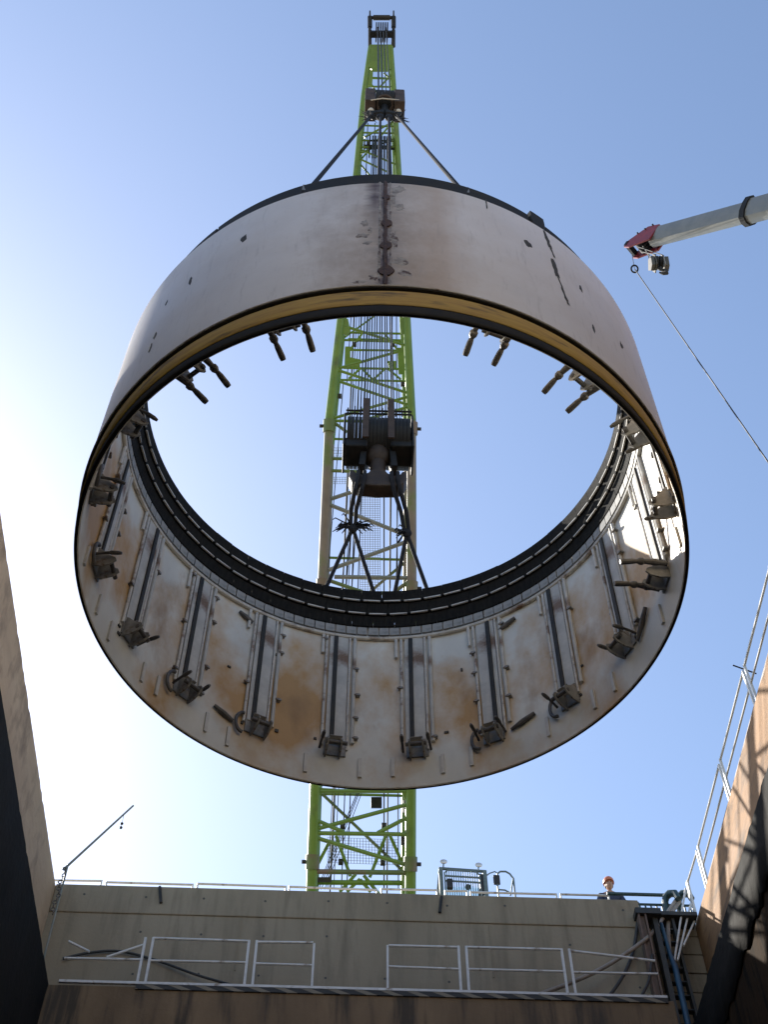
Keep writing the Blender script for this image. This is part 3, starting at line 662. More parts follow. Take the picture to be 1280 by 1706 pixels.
def patch(name, cx, cy, w, h, m, n=14, th=.006, ln=None):
    an, z = outer(cx, cy); a2, z2 = outer(cx + w / 2, cy); a3, z3 = outer(cx, cy + h / 2)
    wa = abs(a2 - an); wz = abs(z3 - z); pts = []
    for q in range(n):
        t = 2 * math.pi * q / n; f = rs.uniform(.55, 1.15); pts.append((an + wa * f * math.cos(t), z + wz * f * math.sin(t)))
    mb = MB(); P1 = [cylp(a, zz_, RO + .0005) for a, zz_ in pts]; P2 = [cylp(a, zz_, RO + th * rs.uniform(.3, 1)) for a, zz_ in [(an + (a - an) * .8, z + (zz_ - z) * .8) for a, zz_ in pts]]
    c = cylp(an, z, RO + th); k = len(P1)
    mb.add(P1 + P2 + [c], [(i, (i + 1) % k, k + (i + 1) % k, k + i) for i in range(k)] + [(k + i, k + (i + 1) % k, 2 * k) for i in range(k)])
    return mb.local(name, m, ring, smooth=True)
for a in ((664, 316, 24, 16), (667, 345, 18, 14), (655, 330, 12, 40), (668, 435, 28, 16), (674, 455, 24, 14), (604, 392, 22, 10), (612, 404, 18, 8), (608, 372, 14, 12), (616, 384, 10, 12), (624, 462, 20, 12), (600, 470, 30, 6), (658, 400, 14, 30)):
    patch('weld_scar', *a, 'scar', 18, .003)
for a in ((405, 398, 13, 12), (880, 406, 15, 13), (317, 468, 6, 14), (258, 560, 5, 10), (250, 580, 4, 12), (968, 480, 5, 12), (990, 548, 4, 12), (1036, 575, 4, 10), (277, 505, 3, 8)):
    patch('port_plug', *a, 'mark', 12, .004)
# long scrape where a strip was torn off
for (x0, y0, x1, y1, w) in ((907, 385, 918, 414, .028), (918, 414, 925, 430, .015), (921, 432, 930, 462, .03), (930, 462, 938, 480, .016), (937, 480, 948, 508, .022), (810, 333, 812, 348, .008)):
    a0, z0 = outer(x0, y0); a1, z1 = outer(x1, y1); n = 6; P = []
    for i in range(n + 1):
        t = i / n; P.append((a0 + (a1 - a0) * t, z0 + (z1 - z0) * t, w * rs.uniform(.6, 1.2)))
    l = [cylp(a - ww / RO / 1, z, RO + .001) for a, z, ww in P]; r = [cylp(a + ww / RO / 1, z, RO + .001) for a, z, ww in P]; md = [cylp(a, z, RO + .008) for a, z, ww in P]
    vs = l + md + r; k = n + 1
    MB().add(vs, [(i, i + 1, k + i + 1, k + i) for i in range(n)] + [(k + i, k + i + 1, 2 * k + i + 1, 2 * k + i) for i in range(n)]).local('scrape_mark', 'mark', ring, smooth=False)
# inner side: small weld spots
for k in range(16):
    an = R_(rs.uniform(25, 160)); z = rs.uniform(.2, 2.4)
    MB().box((0, 0, 0), (.03, rs.uniform(.02, .06), rs.uniform(.02, .05)), Matrix.Rotation(an, 3, 'Z')).local('weld_spot', 'mark', ring, loc=cylp(an, z, RI - .004), smooth=False)

# ------------------------------------------------------------------ crawler crane
CB = hit(603, 1484, 1, 22.314); CT = hit(637, 60, 1, 8.0)
bd = (CT - CB).normalized(); bu = V((1, 0, 0)); bu = (bu - bd * bu.dot(bd)).normalized(); bn = bd.cross(bu).normalized()
if bn.dot(CAM_LOC - CB) < 0: bn = -bn
BL = (CT - CB).length
def dep(t): return 2.0 if t < .38 else 2.0 - (t - .38) / .62 * 1.45
def fpt(px, py): return hit_plane(px, py, CB, bn)
def tt(p): return (p - CB).dot(bd) / BL
def rear(p): return p - bn * dep(max(0, min(1, tt(p))))
rp_n = ((CT - bn * .55) - (CB - bn * 2.0)).normalized().cross(bu).normalized()
def rpt(px, py): return hit_plane(px, py, CB - bn * 2.0, rp_n)
cr = thing('crawler_crane', (CB.x + .1, 25.5, ZG), 'green lattice boom crawler crane rising behind the end wall', 'crane')
LP = [(519, 1484), (537, 985), (549, 700), (568, 530), (594, 285), (606, 160), (617, 78)]
RP = [(684, 1484), (686, 985), (686, 700), (678, 530), (664, 285), (657, 160), (652, 78)]
LF = [fpt(*p) for p in LP]; RF = [fpt(*p) for p in RP]
piv = CB - bd * 2.7 - bn * 1.0
LF.insert(0, LF[0] - bd * 1.4); RF.insert(0, RF[0] - bd * 1.4)
lr = [rear(p) for p in LF]; rr_ = [rear(p) for p in RF]
foot_l = piv + bu * (LF[0] - piv).dot(bu); foot_r = piv + bu * (RF[0] - piv).dot(bu)
mb = MB(); rad = [.10, .125, .125, .122, .115, .10, .085, .075, .06]
for ch_, ft in ((LF, foot_l), (RF, foot_r), (lr, foot_l), (rr_, foot_r)):
    P = [ft] + ch_ 
    RR = [.1] + rad[1:len(P)]
    for lo_i, hi_i, mi_ in ((0, 3, 0), (3, 4, 1), (4, len(P) - 1, 0)):
        mb.mi = mi_; mb.poly(P[lo_i:hi_i + 1], RR[lo_i:hi_i + 1], 12, cap=False)
boom = mb.build('boom', ['green', 'chordbrown'], cr)
def lerp_chord(ch_, t):
    """point on a chord at boom parameter t"""
    for a, b in zip(ch_[:-1], ch_[1:]):
        ta, tb = tt(a), tt(b)
        if ta <= t <= tb or (b is ch_[-1]): return a + (b - a) * ((t - ta) / (tb - ta))
def brace(a, b, r=.045, m='green', name='brace'): return MB().tube(a, b, r * .86, 8).build(name, m, boom)
def trace(fn, lst, r, m='green'):
    for x0, y0, x1, y1 in lst: brace(fn(x0, y0), fn(x1, y1), r, m)
# front face as the photo shows it
trace(fpt, [(524, 1382, 680, 1340), (524, 1365, 574, 1387), (524, 1388, 680, 1390), (629, 1388, 681, 1361), (524, 1395, 678, 1441), (522, 1318, 682, 1318)], .055)
trace(fpt, [(522, 1452, 680, 1454)], .065, 'greend')
trace(rpt, [(527, 1445, 550, 1400), (560, 1392, 584, 1460), (643, 1392, 616, 1462), (650, 1392, 674, 1446), (566, 1486, 593, 1456), (578, 1486, 600, 1464), (606, 1458, 632, 1490), (600, 1465, 618, 1486)], .05)
trace(rpt, [(527, 1470, 672, 1471)], .07)
trace(fpt, [(549, 832, 610, 812), (552, 842, 680, 893), (547, 950, 676, 903), (557, 961, 686, 963)], .06, 'greybrace')
trace(fpt, [(538, 988, 688, 988), (551, 968, 606, 987), (682, 968, 656, 987)], .055, 'greend')
trace(fpt, [(552, 701, 684, 703), (555, 697, 683, 660), (610, 699, 683, 677), (561, 616, 683, 656), (567, 636, 681, 675), (570, 542, 680, 577), (563, 614, 663, 586)], .045)
trace(fpt, [(557, 704, 578, 720), (548, 784, 606, 786), (553, 764, 682, 766), (672, 770, 688, 780)], .05, 'greend')
trace(rpt, [(577, 554, 672, 556), (580, 565, 668, 567), (578, 583, 668, 584), (572, 613, 676, 615), (568, 633, 678, 635), (581, 631, 601, 614), (603, 614, 621, 632), (623, 632, 642, 614), (646, 614, 668, 632), (584, 582, 604, 555), (640, 555, 662, 582)], .038)
# gusset plates of the section joint
def plate(name, pts, fn, th=.03, m='green'):
    P = [fn(*p) for p in pts]; return MB().prism(P, bn * th).build(name, m, boom, False)
plate('gusset_plate', [(575, 578), (584, 578), (584, 596), (602, 600), (598, 612), (574, 612)], rpt); plate('gusset_plate', [(662, 580), (674, 580), (674, 624), (664, 624)], rpt)
plate('gusset_plate', [(646, 602), (660, 602), (660, 614), (648, 614)], rpt); plate('gusset_plate', [(568, 532), (580, 532), (584, 552), (577, 560), (568, 556)], fpt); plate('gusset_plate', [(666, 530), (677, 530), (679, 560), (668, 556)], fpt)
plate('gusset_plate', [(522, 1312), (556, 1314), (536, 1322), (526, 1336), (522, 1336)], fpt); plate('gusset_plate', [(682, 1312), (652, 1314), (670, 1322), (676, 1336), (682, 1336)], fpt)
# head section
trace(fpt, [(607, 229, 655, 203), (602, 255, 663, 228), (603, 250, 664, 276), (600, 265, 645, 286), (604, 209, 661, 211), (603, 221, 661, 222), (601, 234, 661, 235), (600, 245, 661, 245), (634, 144, 656, 120), (640, 122, 656, 136), (608, 144, 656, 145)], .032)
plate('head_plate', [(616, 76), (653, 76), (655, 114), (646, 120), (622, 120), (614, 112)], fpt, .05)
plate('head_plate', [(616, 118), (622, 118), (620, 146), (612, 146)], fpt, .04)
# generic lacing where the ring hides the boom, plus sides and back
def zig(A, B, t0, t1, n, r, m='green', first=0):
    for i in range(n):
        ta = t0 + (t1 - t0) * i / n; tb = t0 + (t1 - t0) * (i + 1) / n
        p, q = (A, B) if (i + first) % 2 == 0 else (B, A)
        brace(lerp_chord(p, ta), lerp_chord(q, tb), r, m)
t_a = tt(fpt(600, 1310)); t_b = tt(fpt(600, 992)); t_c = tt(fpt(620, 528)); t_d = tt(fpt(630, 290))
zig(LF, RF, t_a, t_b, 4, .055, 'greend'); zig(LF, RF, t_c, t_d, 6, .04)
for t in (t_a + .02, (t_a + t_b) / 2): brace(lerp_chord(LF, t), lerp_chord(RF, t), .05)
zig(lr, rr_, 0.02, .36, 4, .045, 'greend', 1); zig(lr, rr_, .62, .96, 6, .03)
zig(LF, lr, .0, .42, 8, .045, 'greend'); zig(LF, lr, .42, .97, 12, .035); zig(RF, rr_, .0, .42, 8, .045, 'greend'); zig(RF, rr_, .42, .97, 12, .035)
for t in (.1, .36, .5, .62, .8, .96): 
    brace(lerp_chord(lr, t), lerp_chord(rr_, t), .04)
# section connector pins on the chords
for y in (712, 978, 1438):
    for side, ch_ in ((-1, LF), (1, RF)):
        p = lerp_chord(ch_, tt(fpt(610, y))); MB().tube(p + bu * side * .02, p + bu * side * .24, .045, 8).build('connector_pin', 'dark', boom)
        MB().tube(p - bd * .16, p + bd * .16, .155, 12).build('chord_collar', 'greend', boom)
# grating walkways inside the boom (woven bars)
def grating(c0, c1, c2, nu, nv, r=.006):
    a, b, c = rpt(*c0), rpt(*c1), rpt(*c2); mb = MB()
    for i in range(nu + 1): mb.tube(a + (b - a) * (i / nu), a + (b - a) * (i / nu) + (c - a), r, 4, cap=False)
    for j in range(nv + 1): mb.tube(a + (c - a) * (j / nv), a + (c - a) * (j / nv) + (b - a), r, 4, cap=False)
    o = mb.build('walkway_grating', 'greybrace', boom); o['kind'] = 'stuff'
grating((546, 1437), (664, 1441), (546, 1395), 24, 9); grating((600, 985), (634, 985), (600, 822), 8, 44); grating((556, 760), (580, 760), (556, 746), 6, 3, .005); grating((552, 806), (580, 806), (552, 795), 6, 3, .005)
# fittings
def fbox(name, x0, y0, x1, y1, th, m):
    a = rpt(x0, y0); b = rpt(x1, y0); c = rpt(x1, y1); d = rpt(x0, y1); return MB().prism([a, b, c, d], bn * th).build(name, m, boom, False)
o = fbox('limit_switch_box', 618, 1329, 636, 1347, .2, 'blockdark'); fbox('limit_switch_box', 668, 1388, 677, 1408, .15, 'dark'); fbox('valve_box', 672, 1334, 680, 1354, .15, 'dark')
fbox('sheave_guard', 526, 1462, 552, 1470, .3, 'dark')
for (x, y) in ((568, 1436), (638, 1437), (571, 1376), (640, 1376)):
    p = rpt(x, y); MB().box(p, (.12, .1, .12)).build('rope_guide', 'dark', boom, False)
for (x, y) in ((591, 574), (655, 574), (566, 660), (671, 640), (614, 240)):
    p = rpt(x, y); MB().tube(p - bu * .05, p + bu * .05, .07, 10).build('rope_roller', 'dark', boom)
# ropes running along the boom, pendants behind it
def brope(x0, y0, x1, y1, r=.012, fn=rpt, m='rope', off=.0):
    a, b = fn(x0, y0) + bn * off, fn(x1, y1) + bn * off; return MB().tube(a, b, r, 6).build('hoist_rope', m, boom)
for x0, x1 in ((528, 588), (531, 590), (535, 592), (541, 596), (546, 598), (551, 602), (556, 606)): brope(x0, 1482, x1 + 8, 1318 if x0 < 545 else 300, .010)
for x0, y0, x1, y1, r in ((569, 1482, 613, 205, .014), (578, 1482, 625, 205, .014), (640, 1482, 640, 700, .018), (664, 1482, 660, 300, .014), (570, 980, 590, 640, .01), (576, 985, 592, 800, .018), (586, 985, 598, 800, .016), (650, 980, 652, 800, .018), (660, 980, 664, 790, .012), (578, 640, 600, 290, .012), (668, 740, 664, 640, .012), (544, 985, 572, 640, .012)): brope(x0, y0, x1, y1, r)
# tip frame with guard posts
def tipo(px, py, o=0): return fpt(px, py) + bn * o
for x in (616.5, 656):
    MB().tube(tipo(x, 78), tipo(x, 50), .05, 8).build('tip_post', 'dark', boom)
    MB().tube(tipo(x, 46), tipo(x, 18), .035, 8, .02).build('tip_post', 'blockdark', boom)
    MB().tube(tipo(x, 46), tipo(x, 28), .065, 8).build('tip_cylinder', 'blockdark', boom)
MB().tube(tipo(613, 29.5), tipo(659, 29.5), .05, 8).build('tip_bar', 'blockdark', boom)
MB().tube(tipo(622, 29.5), tipo(650, 29.5), .075, 10).build('tip_roller', 'dark', boom)
MB().tube(tipo(616, 46), tipo(617, 80), .04, 8).build('tip_post', 'dark', boom); MB().tube(tipo(656, 46), tipo(654, 80), .04, 8).build('tip_post', 'dark', boom)
MB().bar(tipo(616, 57), tipo(654, 57), .16, .2).build('sheave_shaft', 'blockdark', boom, False)
for k in range(6):
    c = tipo(627 + k * 3.7, 54); MB().tube(c - bu * .018, c + bu * .018, .27, 20).build('tip_sheave', 'blockdark', boom)
# main head sheaves under the boom (over the far side of the ring)
YM = 10.0
tm = None
for t in [i / 400 for i in range(400)]:
    p = (CB + bd * BL * t)
    if p.y <= YM: tm = p; break
mh = V((.32, YM, tm.z - .25))
for k in range(8):
    x = mh.x - .28 + k * .08; MB().tube((x - .02, mh.y + .3, mh.z), (x + .02, mh.y + .3, mh.z), .3, 20).build('head_sheave', 'blockdark', boom)
MB().tube((mh.x - .45, mh.y + .3, mh.z), (mh.x + .45, mh.y + .3, mh.z), .06, 10).build('head_shaft', 'dark', boom)
for s in (-.42, .42): MB().bar((mh.x + s, mh.y + .3, mh.z - .1), (mh.x + s, mh.y + .35, mh.z + .6), .04, .3, (0, 1, 0)).build('head_cheek', 'greend', boom, False)

# --- main hook block (lower, over the ring's far side)
HB = hit(632, 765, 1, YM); HTop = hit(632, 708, 1, YM)
xb0 = HB.x - .02
hb = thing('hook_block', (xb0, YM, 17.55), 'big black multi sheave hook block hanging low inside the ring opening', 'hook block')
bw = 1.06
for k in range(17):
    x = xb0 - bw / 2 + .06 + k * (bw - .12) / 16
    MB().tube((x - .027, YM, 19.0), (x + .027, YM, 19.0), .42, 22).build('sheave', 'blockdark', hb)
for s in (-1, 1):
    MB().box((xb0 + s * (bw / 2 + .01), YM, 19.0), (.035, .55, 1.0)).build('cheek_plate', 'blockdark', hb, False, .015)
for s in (-.21, .19):
    MB().box((xb0 + s, YM - .44, 19.05), (.10, .03, 1.25)).build('tie_plate', 'blockbrown', hb, False)
for z in (19.42, 19.52): MB().tube((xb0 - bw / 2, YM - .30, z), (xb0 + bw / 2, YM - .30, z + .03), .018, 8).build('guard_bar', 'blockdark', hb)
for k in range(10):
    x = xb0 - .5 + k * .11 + random.uniform(-.01, .01); MB().tube((x, YM - .3, 19.38), (x, YM - .3, 19.62 + random.uniform(-.03, .05)), .013, 6).build('rope_keeper', 'blockdark', hb)
MB().box((xb0 - .35, YM - .05, 18.62), (.36, .4, .25)).build('ballast_plate', 'blockdark', hb, False, .03)
MB().box((xb0 + .36, YM - .05, 18.64), (.34, .4, .2)).build('ballast_plate', 'blockdark', hb, False, .03)
MB().lathe([(.26, 18.45), (.30, 18.55), (.30, 18.72), (.22, 18.8), (.05, 18.8), (.05, 18.45)], 24).v
nk = MB().lathe([(.12, 17.95), (.12, 18.36), (.17, 18.42), (.20, 18.5), (.20, 18.66), (.16, 18.72), (.02, 18.75), (.02, 17.95)], 24)
nk.v = [p + V((xb0, YM, 0)) for p in nk.v]; nk.build('swivel_neck', 'hookbrown', hb)
for s in (-1, 1): MB().bar((xb0 + s * .25, YM, 18.1), (xb0 + s * .22, YM, 18.6), .09, .3, (0, 1, 0)).build('yoke_arm', 'blockdark', hb, False)
# double ram-horn hook
half = [(0, 18.02), (.12, 18.0), (.15, 17.93), (.24, 17.86), (.33, 17.90), (.37, 18.0), (.43, 17.99), (.44, 17.82), (.39, 17.66), (.30, 17.585), (.0, 17.56)]
prof = half + [(-a, b) for a, b in half[::-1][1:-1]]
MB().prism([(xb0 + a, YM - .12, b) for a, b in prof], (0, .24, 0)).build('ram_hook', 'hookbrown', hb, False, .05)
# its ropes
for k in range(12):
    x = xb0 - .30 + k * .052; xt = mh.x - .20 + k * .036
    MB().tube((x, YM + (.12 if k % 2 else -.12), 19.3), (xt, mh.y + (.1 if k % 2 else 0), mh.z), .013, 6).build('hoist_rope', 'rope', cr)
# --- slings from the main hook to the far rim
def rope_thing(name, pts, r, m, label, cat, group=None, n=10):
    o = MB().poly(pts, r, n).build(name, m); return setp(o, label, cat, group)
def on_rim(px, py=986):
    p = rplane(px, py, HT); v = V((p.x, p.y, 0)).normalized() * 3.06; return rworld((v.x, v.y, HT + .01))
for s, kx, ky, rims in ((-1, 588, 880, (541, 624)), (1, 678, 888, (657, 713))):
    kn = hit(kx, ky, 1, 10.35); hk = V((xb0 + s * .25, YM, 17.80))
    g = thing('sling_assembly', kn, ('knotted sling pair under the' + (' frayed loop, hook horn nearer the tan beam side' if s < 0 else ' twisted loop, hook horn nearer the railing side')), 'sling')
    off = V((.04, 0, 0))
    for q in (-.8, .8):
        MB().poly([hk + V((q * .06, -.16, .08)), hk + V((q * .06, -.16, -.1)), hk + V((q * .06 + s * .04, -.08, -.32)), (hk + kn) / 2 + V((s * .05 + q * .05, 0, -.12)), kn + off * q], [.03, .034, .034, .032, .03], 8).build('sling_leg', 'sling', g)
    for rx in rims: MB().tube(kn, on_rim(rx), .030, 10).build('rim_leg', 'sling', g)
    rf = random.Random(5 + s); fr_ = MB()
    for k in range(34 if s < 0 else 12):
        sd_ = rf.choice((-1, -1, 1)) if s < 0 else -1; ln = rf.uniform(.10, .30 if s < 0 else .18); dz_ = rf.gauss(-.02, .09); dy_ = rf.gauss(-.05, .05)
        p0_ = kn + V((rf.uniform(-.03, .03), 0, rf.uniform(-.06, .08)))
        fr_.poly([p0_, p0_ + V((sd_ * ln * .45, dy_ * .5, dz_ * .3 + .03)), p0_ + V((sd_ * ln * .85, dy_, dz_ - .02)), p0_ + V((sd_ * ln, dy_, dz_ - .07))], [.012, .011, .010, .006], 5)
    f_o = fr_.build('frayed_strands', 'sling', g); f_o['kind'] = 'stuff'
    MB().sphere(kn, .07, 10, 8, (1.1, .8, 1.5)).build('knot', 'sling', g)
    for rx in rims:
        p = on_rim(rx); MB().box(p - V((0, 0, .09)), (.16, .05, .16)).build('shackle_lug', 'lug', g, False)

# --- upper hook block (over the near side)
YU = 7.4; ub0 = V((hit(641, 170, 1, YU).x, YU, 28.6))
ub = thing('hook_block', ub0 + V((0, 0, -.35)), 'brown box sided hook block close under the boom head', 'hook block')
for s in (-1, 1):
    MB().box(ub0 + V((s * .315, 0, .45)), (.22, .46, .95)).build('cheek_weight', 'blockbrown', ub, False, .02)
for k in range(6):
    x = -.17 + k * .068; MB().tube(ub0 + V((x - .032, 0, .50)), ub0 + V((x + .032, 0, .50)), .30, 20).build('sheave', 'blockdark', ub)
MB().torus(ub0 + V((0, -.12, .1)), .17, .035, (0, .35, 1), 20, 8).build('swivel_ring', 'blockbrown', ub)
MB().tube(ub0 + V((0, 0, -.25)), ub0 + V((0, 0, .2)), .1, 14).build('swivel_neck', 'blockdark', ub)
mb = MB()
for s in (-1, 1):
    mb.poly([ub0 + V(q) for q in ((0, 0, -.15), (s * .1, 0, -.32), (s * .24, 0, -.36), (s * .33, 0, -.28), (s * .35, 0, -.14))], [.1, .11, .1, .08, .04], 10)
mb.build('ram_hook', 'blockdark', ub)
MB().poly([ub0 + V((-.3, -.22, -.02)), ub0 + V((-.05, -.25, .04)), ub0 + V((.3, -.22, .08))], .014, 6).build('safety_latch', 'cream', ub)
tipc = fpt(637, 55)
for k in range(8):
    x = ub0.x - .15 + k * .043; xt = tipc.x - .135 + k * .039
    MB().tube((x, YU + (.25 if k % 2 else -.25), 29.2), (xt, tipc.y + (.15 if k % 2 else -.15), tipc.z), .012, 6).build('hoist_rope', 'rope', cr)
for px, py, s in ((513, 298, -1), (773, 302, 1)):
    p = rplane(px, py, HT); v = V((p.x, p.y, 0)).normalized() * 3.085; p = rworld((v.x, v.y, HT + .01))
    h = ub0 + V((s * .26, 0, -.3))
    g = thing('lifting_sling', p, 'long dark sling slanting from brown hook block to rim, ' + ('davit post side' if s < 0 else 'mobile crane side'), 'sling', 'long slings to the near rim')
    d = (p - h).normalized()
    MB().tube(h, p, .028, 10).build('sling_leg', 'sling', g)
    MB().poly([h + V((-s * .05, .1, .1)), h, h + d * .4, h + d * 1.3], [.05, .055, .05, .035], 10).build('spliced_eye', 'sling', g)
    fr_ = MB(); rf = random.Random(31 + s)
    for k in range(14):
        e_ = V((rf.uniform(-1, 1), rf.uniform(-1, .5), rf.uniform(-.6, .4))).normalized() * rf.uniform(.12, .26); q = h + d * rf.uniform(.7, 1.3); fr_.poly([q, q + e_ * .5, q + e_ + V((0, 0, -.04))], [.014, .01, .004], 5)
    f_o = fr_.build('frayed_strands', 'sling', g); f_o['kind'] = 'stuff'
    MB().sphere(h + V((s * .03, -.05, .10)), .065, 10, 8, (1, 1, 1.2)).build('edge_protector', 'cream', g)
    MB().box(p - V((0, 0, .09)), (.18, .06, .18)).build('shackle_lug', 'lug', g, False)
# two further slings dropping straight to the near rim
for px0, px1, s in ((634, 632, -1), (648, 650, 1)):
    p = rplane(px1, 291, HT); v = V((p.x, p.y, 0)).normalized() * 3.085; p = rworld((v.x, v.y, HT + .01)); h = ub0 + V((s * .09, 0, -.33))
    g = thing('lifting_sling', p, 'dark sling dropping steeply to the rim by the rusty joint, on its ' + ('davit post side' if s < 0 else 'mobile crane side'), 'sling', 'straight slings to the near rim')
    MB().tube(h, p, .026, 10).build('sling_leg', 'sling', g)
    MB().sphere(h + (p - h) * .06, .09, 10, 8, (1, .8, 1.6)).build('knot', 'sling', g)
    MB().box(p - V((0, 0, .07)), (.14, .05, .14)).build('shackle_lug', 'lug', g, False)

# --- crane body, tracks and cab
cx = CB.x + .02
for s in (-1, 1):
    tr = MB(); n = 20; x0 = cx + s * 2.6; prof = []
    for i in range(n + 1):
        a = math.pi / 2 + math.pi * i / n; prof.append((22.6 + .5 * math.cos(a), ZG + .56 + .5 * math.sin(a)))
    for i in range(n + 1):
        a = -math.pi / 2 + math.pi * i / n; prof.append((29.4 + .5 * math.cos(a), ZG + .56 + .5 * math.sin(a)))
    tr.prism([(x0 - .42, y, z) for y, z in prof], (.84, 0, 0)); to = tr.build('track_frame', 'dark', cr)
    shoe = MB().box((0, 0, 0), (1.0, .26, .06)).mesh('track_shoe', 'black', False)
    per = []
    for i in range(24): per.append((22.6 + 6.8 * i / 23, ZG + 1.09, 0)); per.append((22.6 + 6.8 * i / 23, ZG + .035, 0))
    for (y, z, r) in per:
        inst('track_shoe', shoe, to, V((x0, y, z)) - WLOC[to.name])
MB().box((cx, 26, ZG + 1.0), (4.4, 2.4, .6)).build('car_body', 'greend', cr, False, .04)
MB().tube((cx, 26, ZG + 1.3), (cx, 26, ZG + 1.55), 1.1, 28).build('slewing_ring', 'dark', cr)
dk = MB().box((cx, 27.1, ZG + 1.8), (2.7, 7.2, .5)).build('deck', 'green', cr, False, .04)
for s in (-1, 1):
    MB().box((cx + s * 1.75, 27.6, ZG + 2.8), (1.1, 4.6, 2.0)).build('machine_house', 'green', cr, False, .05)
    MB().bar(V((cx + s * 1.05, piv.y, piv.z)), V((cx + s * 1.05, piv.y + .3, ZG + 2.0)), .12, .6, (0, 1, 0)).build('boom_lug', 'green', cr, False)
    MB().tube((cx + s * 1.0, 26.6, ZG + 2.0), (cx + s * .8, 28.6, ZG + 6.3), .1, 10).build('gantry_leg', 'green', cr)
    MB().tube((cx + s * .8, 28.6, ZG + 6.3), lerp_chord(lr, .9) if s < 0 else lerp_chord(rr_, .9), .022, 8).build('pendant_rope', 'rope', cr)
    MB().tube((cx + s * .8, 28.6, ZG + 6.3), (cx + s * .9, 30.3, ZG + 2.1), .08, 10).build('gantry_leg', 'green', cr)
MB().tube((cx - .95, 28.6, ZG + 6.3), (cx + .95, 28.6, ZG + 6.3), .12, 12).build('gantry_head', 'green', cr)
for k in range(4): MB().box((cx, 31.4, ZG + 1.9 + k * .66), (4.6, 1.5, .62)).build('counterweight', 'greend', cr, False, .05)
MB().tube((cx - .7, 25.0, ZG + 2.4), (cx + .7, 25.0, ZG + 2.4), .38, 20).build('winch_drum', 'dark', cr); MB().tube((cx - .7, 26.6, ZG + 2.4), (cx + .7, 26.6, ZG + 2.4), .38, 20).build('winch_drum', 'dark', cr)
# cab to the right of the boom
YC = 22.3
def cp(px, py, dy=0): return hit(px, py, 1, YC + dy)
cL, cR = cp(733, 1480).x, cp(813, 1480).x; zt = cp(740, 1447).z; zt2 = cp(806, 1452).z
cab = MB(); z0 = ZG + 1.7; yb = YC + 1.8
for x in (cL + .04, cR - .04):
    z_t = zt if x < cx + 2.3 else zt2
    cab.bar((x, YC, z0), (x, YC, z_t), .09, .09, (0, 1, 0)); cab.bar((x, yb, z0), (x, yb, z_t - .05), .09, .09, (0, 1, 0)); cab.bar((x, YC, z_t), (x, yb, z_t - .05), .08, .08)
cab.bar((cL, YC, zt), (cR, YC, zt2), .05, .05); cab.bar((cL, yb, zt - .05), (cR, yb, zt2 - .05), .06, .06)
cab.box(((cL + cR) / 2, (YC + yb) / 2, z0 + .5), (cR - cL, yb - YC + .02, 1.0)); pass
cabo = cab.build('cab', 'cabframe', cr, False)
zg1, zg0 = zt - .10, ZG + 2.75
mb = MB(); mb.poly([(cL + .13, YC - .07, zg0), (cL + .12, YC - .07, zg1 - .08), (cL + .2, YC - .07, zg1), (cR - .25, YC - .07, zg1 - .03), (cR - .17, YC - .07, zg1 - .12), (cR - .15, YC - .07, zg0)], .02, 8); mb.build('grille_frame', 'cabframe', cabo)
for k in range(14):
    x = cL + .17 + k * (cR - cL - .40) / 13; MB().tube((x, YC - .07, zg0), (x, YC - .07, zg1 - .01), .011, 6).build('grille_bar', 'cabframe', cabo)
for z in (zg1 - .16, zg1 - .30): MB().tube((cL + .13, YC - .06, z), (cR - .17, YC - .06, z - .03), .022, 8).build('grille_rail', 'cabframe', cabo)
MB().box(((cL + cR) / 2, YC + .03, z0 + 1.45), (cR - cL - .22, .012, .88)).build('windscreen', 'glass', cabo, False)
for x0, x1, m in ((cR - .2, cR - .12, 'black'),): MB().bar((x0, YC - .02, ZG + 2.4), (x1, YC - .02, zt2 - .1), .12, .03, (0, 1, 0)).build('wiper_panel', m, cabo, False)
MB().box((cL + .22, YC - .1, cp(746, 1478).z), (.14, .1, .26)).build('work_lamp', 'black', cabo, False, .02); MB().sphere(cp(780, 1478), .07, 10, 8).build('work_lamp', 'black', cabo)
for px, py in ((739.5, 1435.5), (798, 1441)):
    c = cp(px, py); lo_ = V((c.x - .02, YC, zt - .02)); MB().tube(lo_, c, .018, 6).build('mirror_stalk', 'cabframe', cabo)
    mb = MB().sphere((0, 0, 0), .085, 16, 10, (1, .35, .8)); mb.v = [p + c for p in mb.v]; mb.build('round_mirror', 'mirror', cabo)
mz = cp(828, 1466); mb = MB().box(mz, (.15, .05, .27)); mb.build('side_mirror', 'black', cabo, False, .02)
MB().poly([V((cR - .02, YC, cp(813, 1460).z)), cp(816, 1455), cp(825, 1452), cp(829, 1455), mz], .015, 6).build('mirror_arm', 'cabframe', cabo)
MB().poly([V((mz.x + .02, YC, ZG + 1.9)), cp(829, 1470), cp(829, 1456), cp(834, 1452), cp(843, 1452), cp(850, 1456), cp(856, 1464), V((cp(857, 1480).x, YC, ZG + 1.9))], .022, 8).build('hand_rail', 'cabframe', cabo)
MB().poly([cp(830, 1482), cp(842, 1483), cp(853, 1489)], .018, 8).build('hand_rail', 'cabframe', cabo); MB().tube(cp(855, 1466), cp(851, 1492), .016, 8).build('hand_rail', 'cabframe', cabo)
MB().box((cR + .35, YC + .5, ZG + 1.85), (.8, 1.4, .1)).build('catwalk', 'cabframe', cr, False)

# ------------------------------------------------------------------ mobile crane with telescopic boom (only its boom reaches into view)
TT = hit(1092, 397, 2, 31.3); TB = V((11.4, 4.2, 19.2))
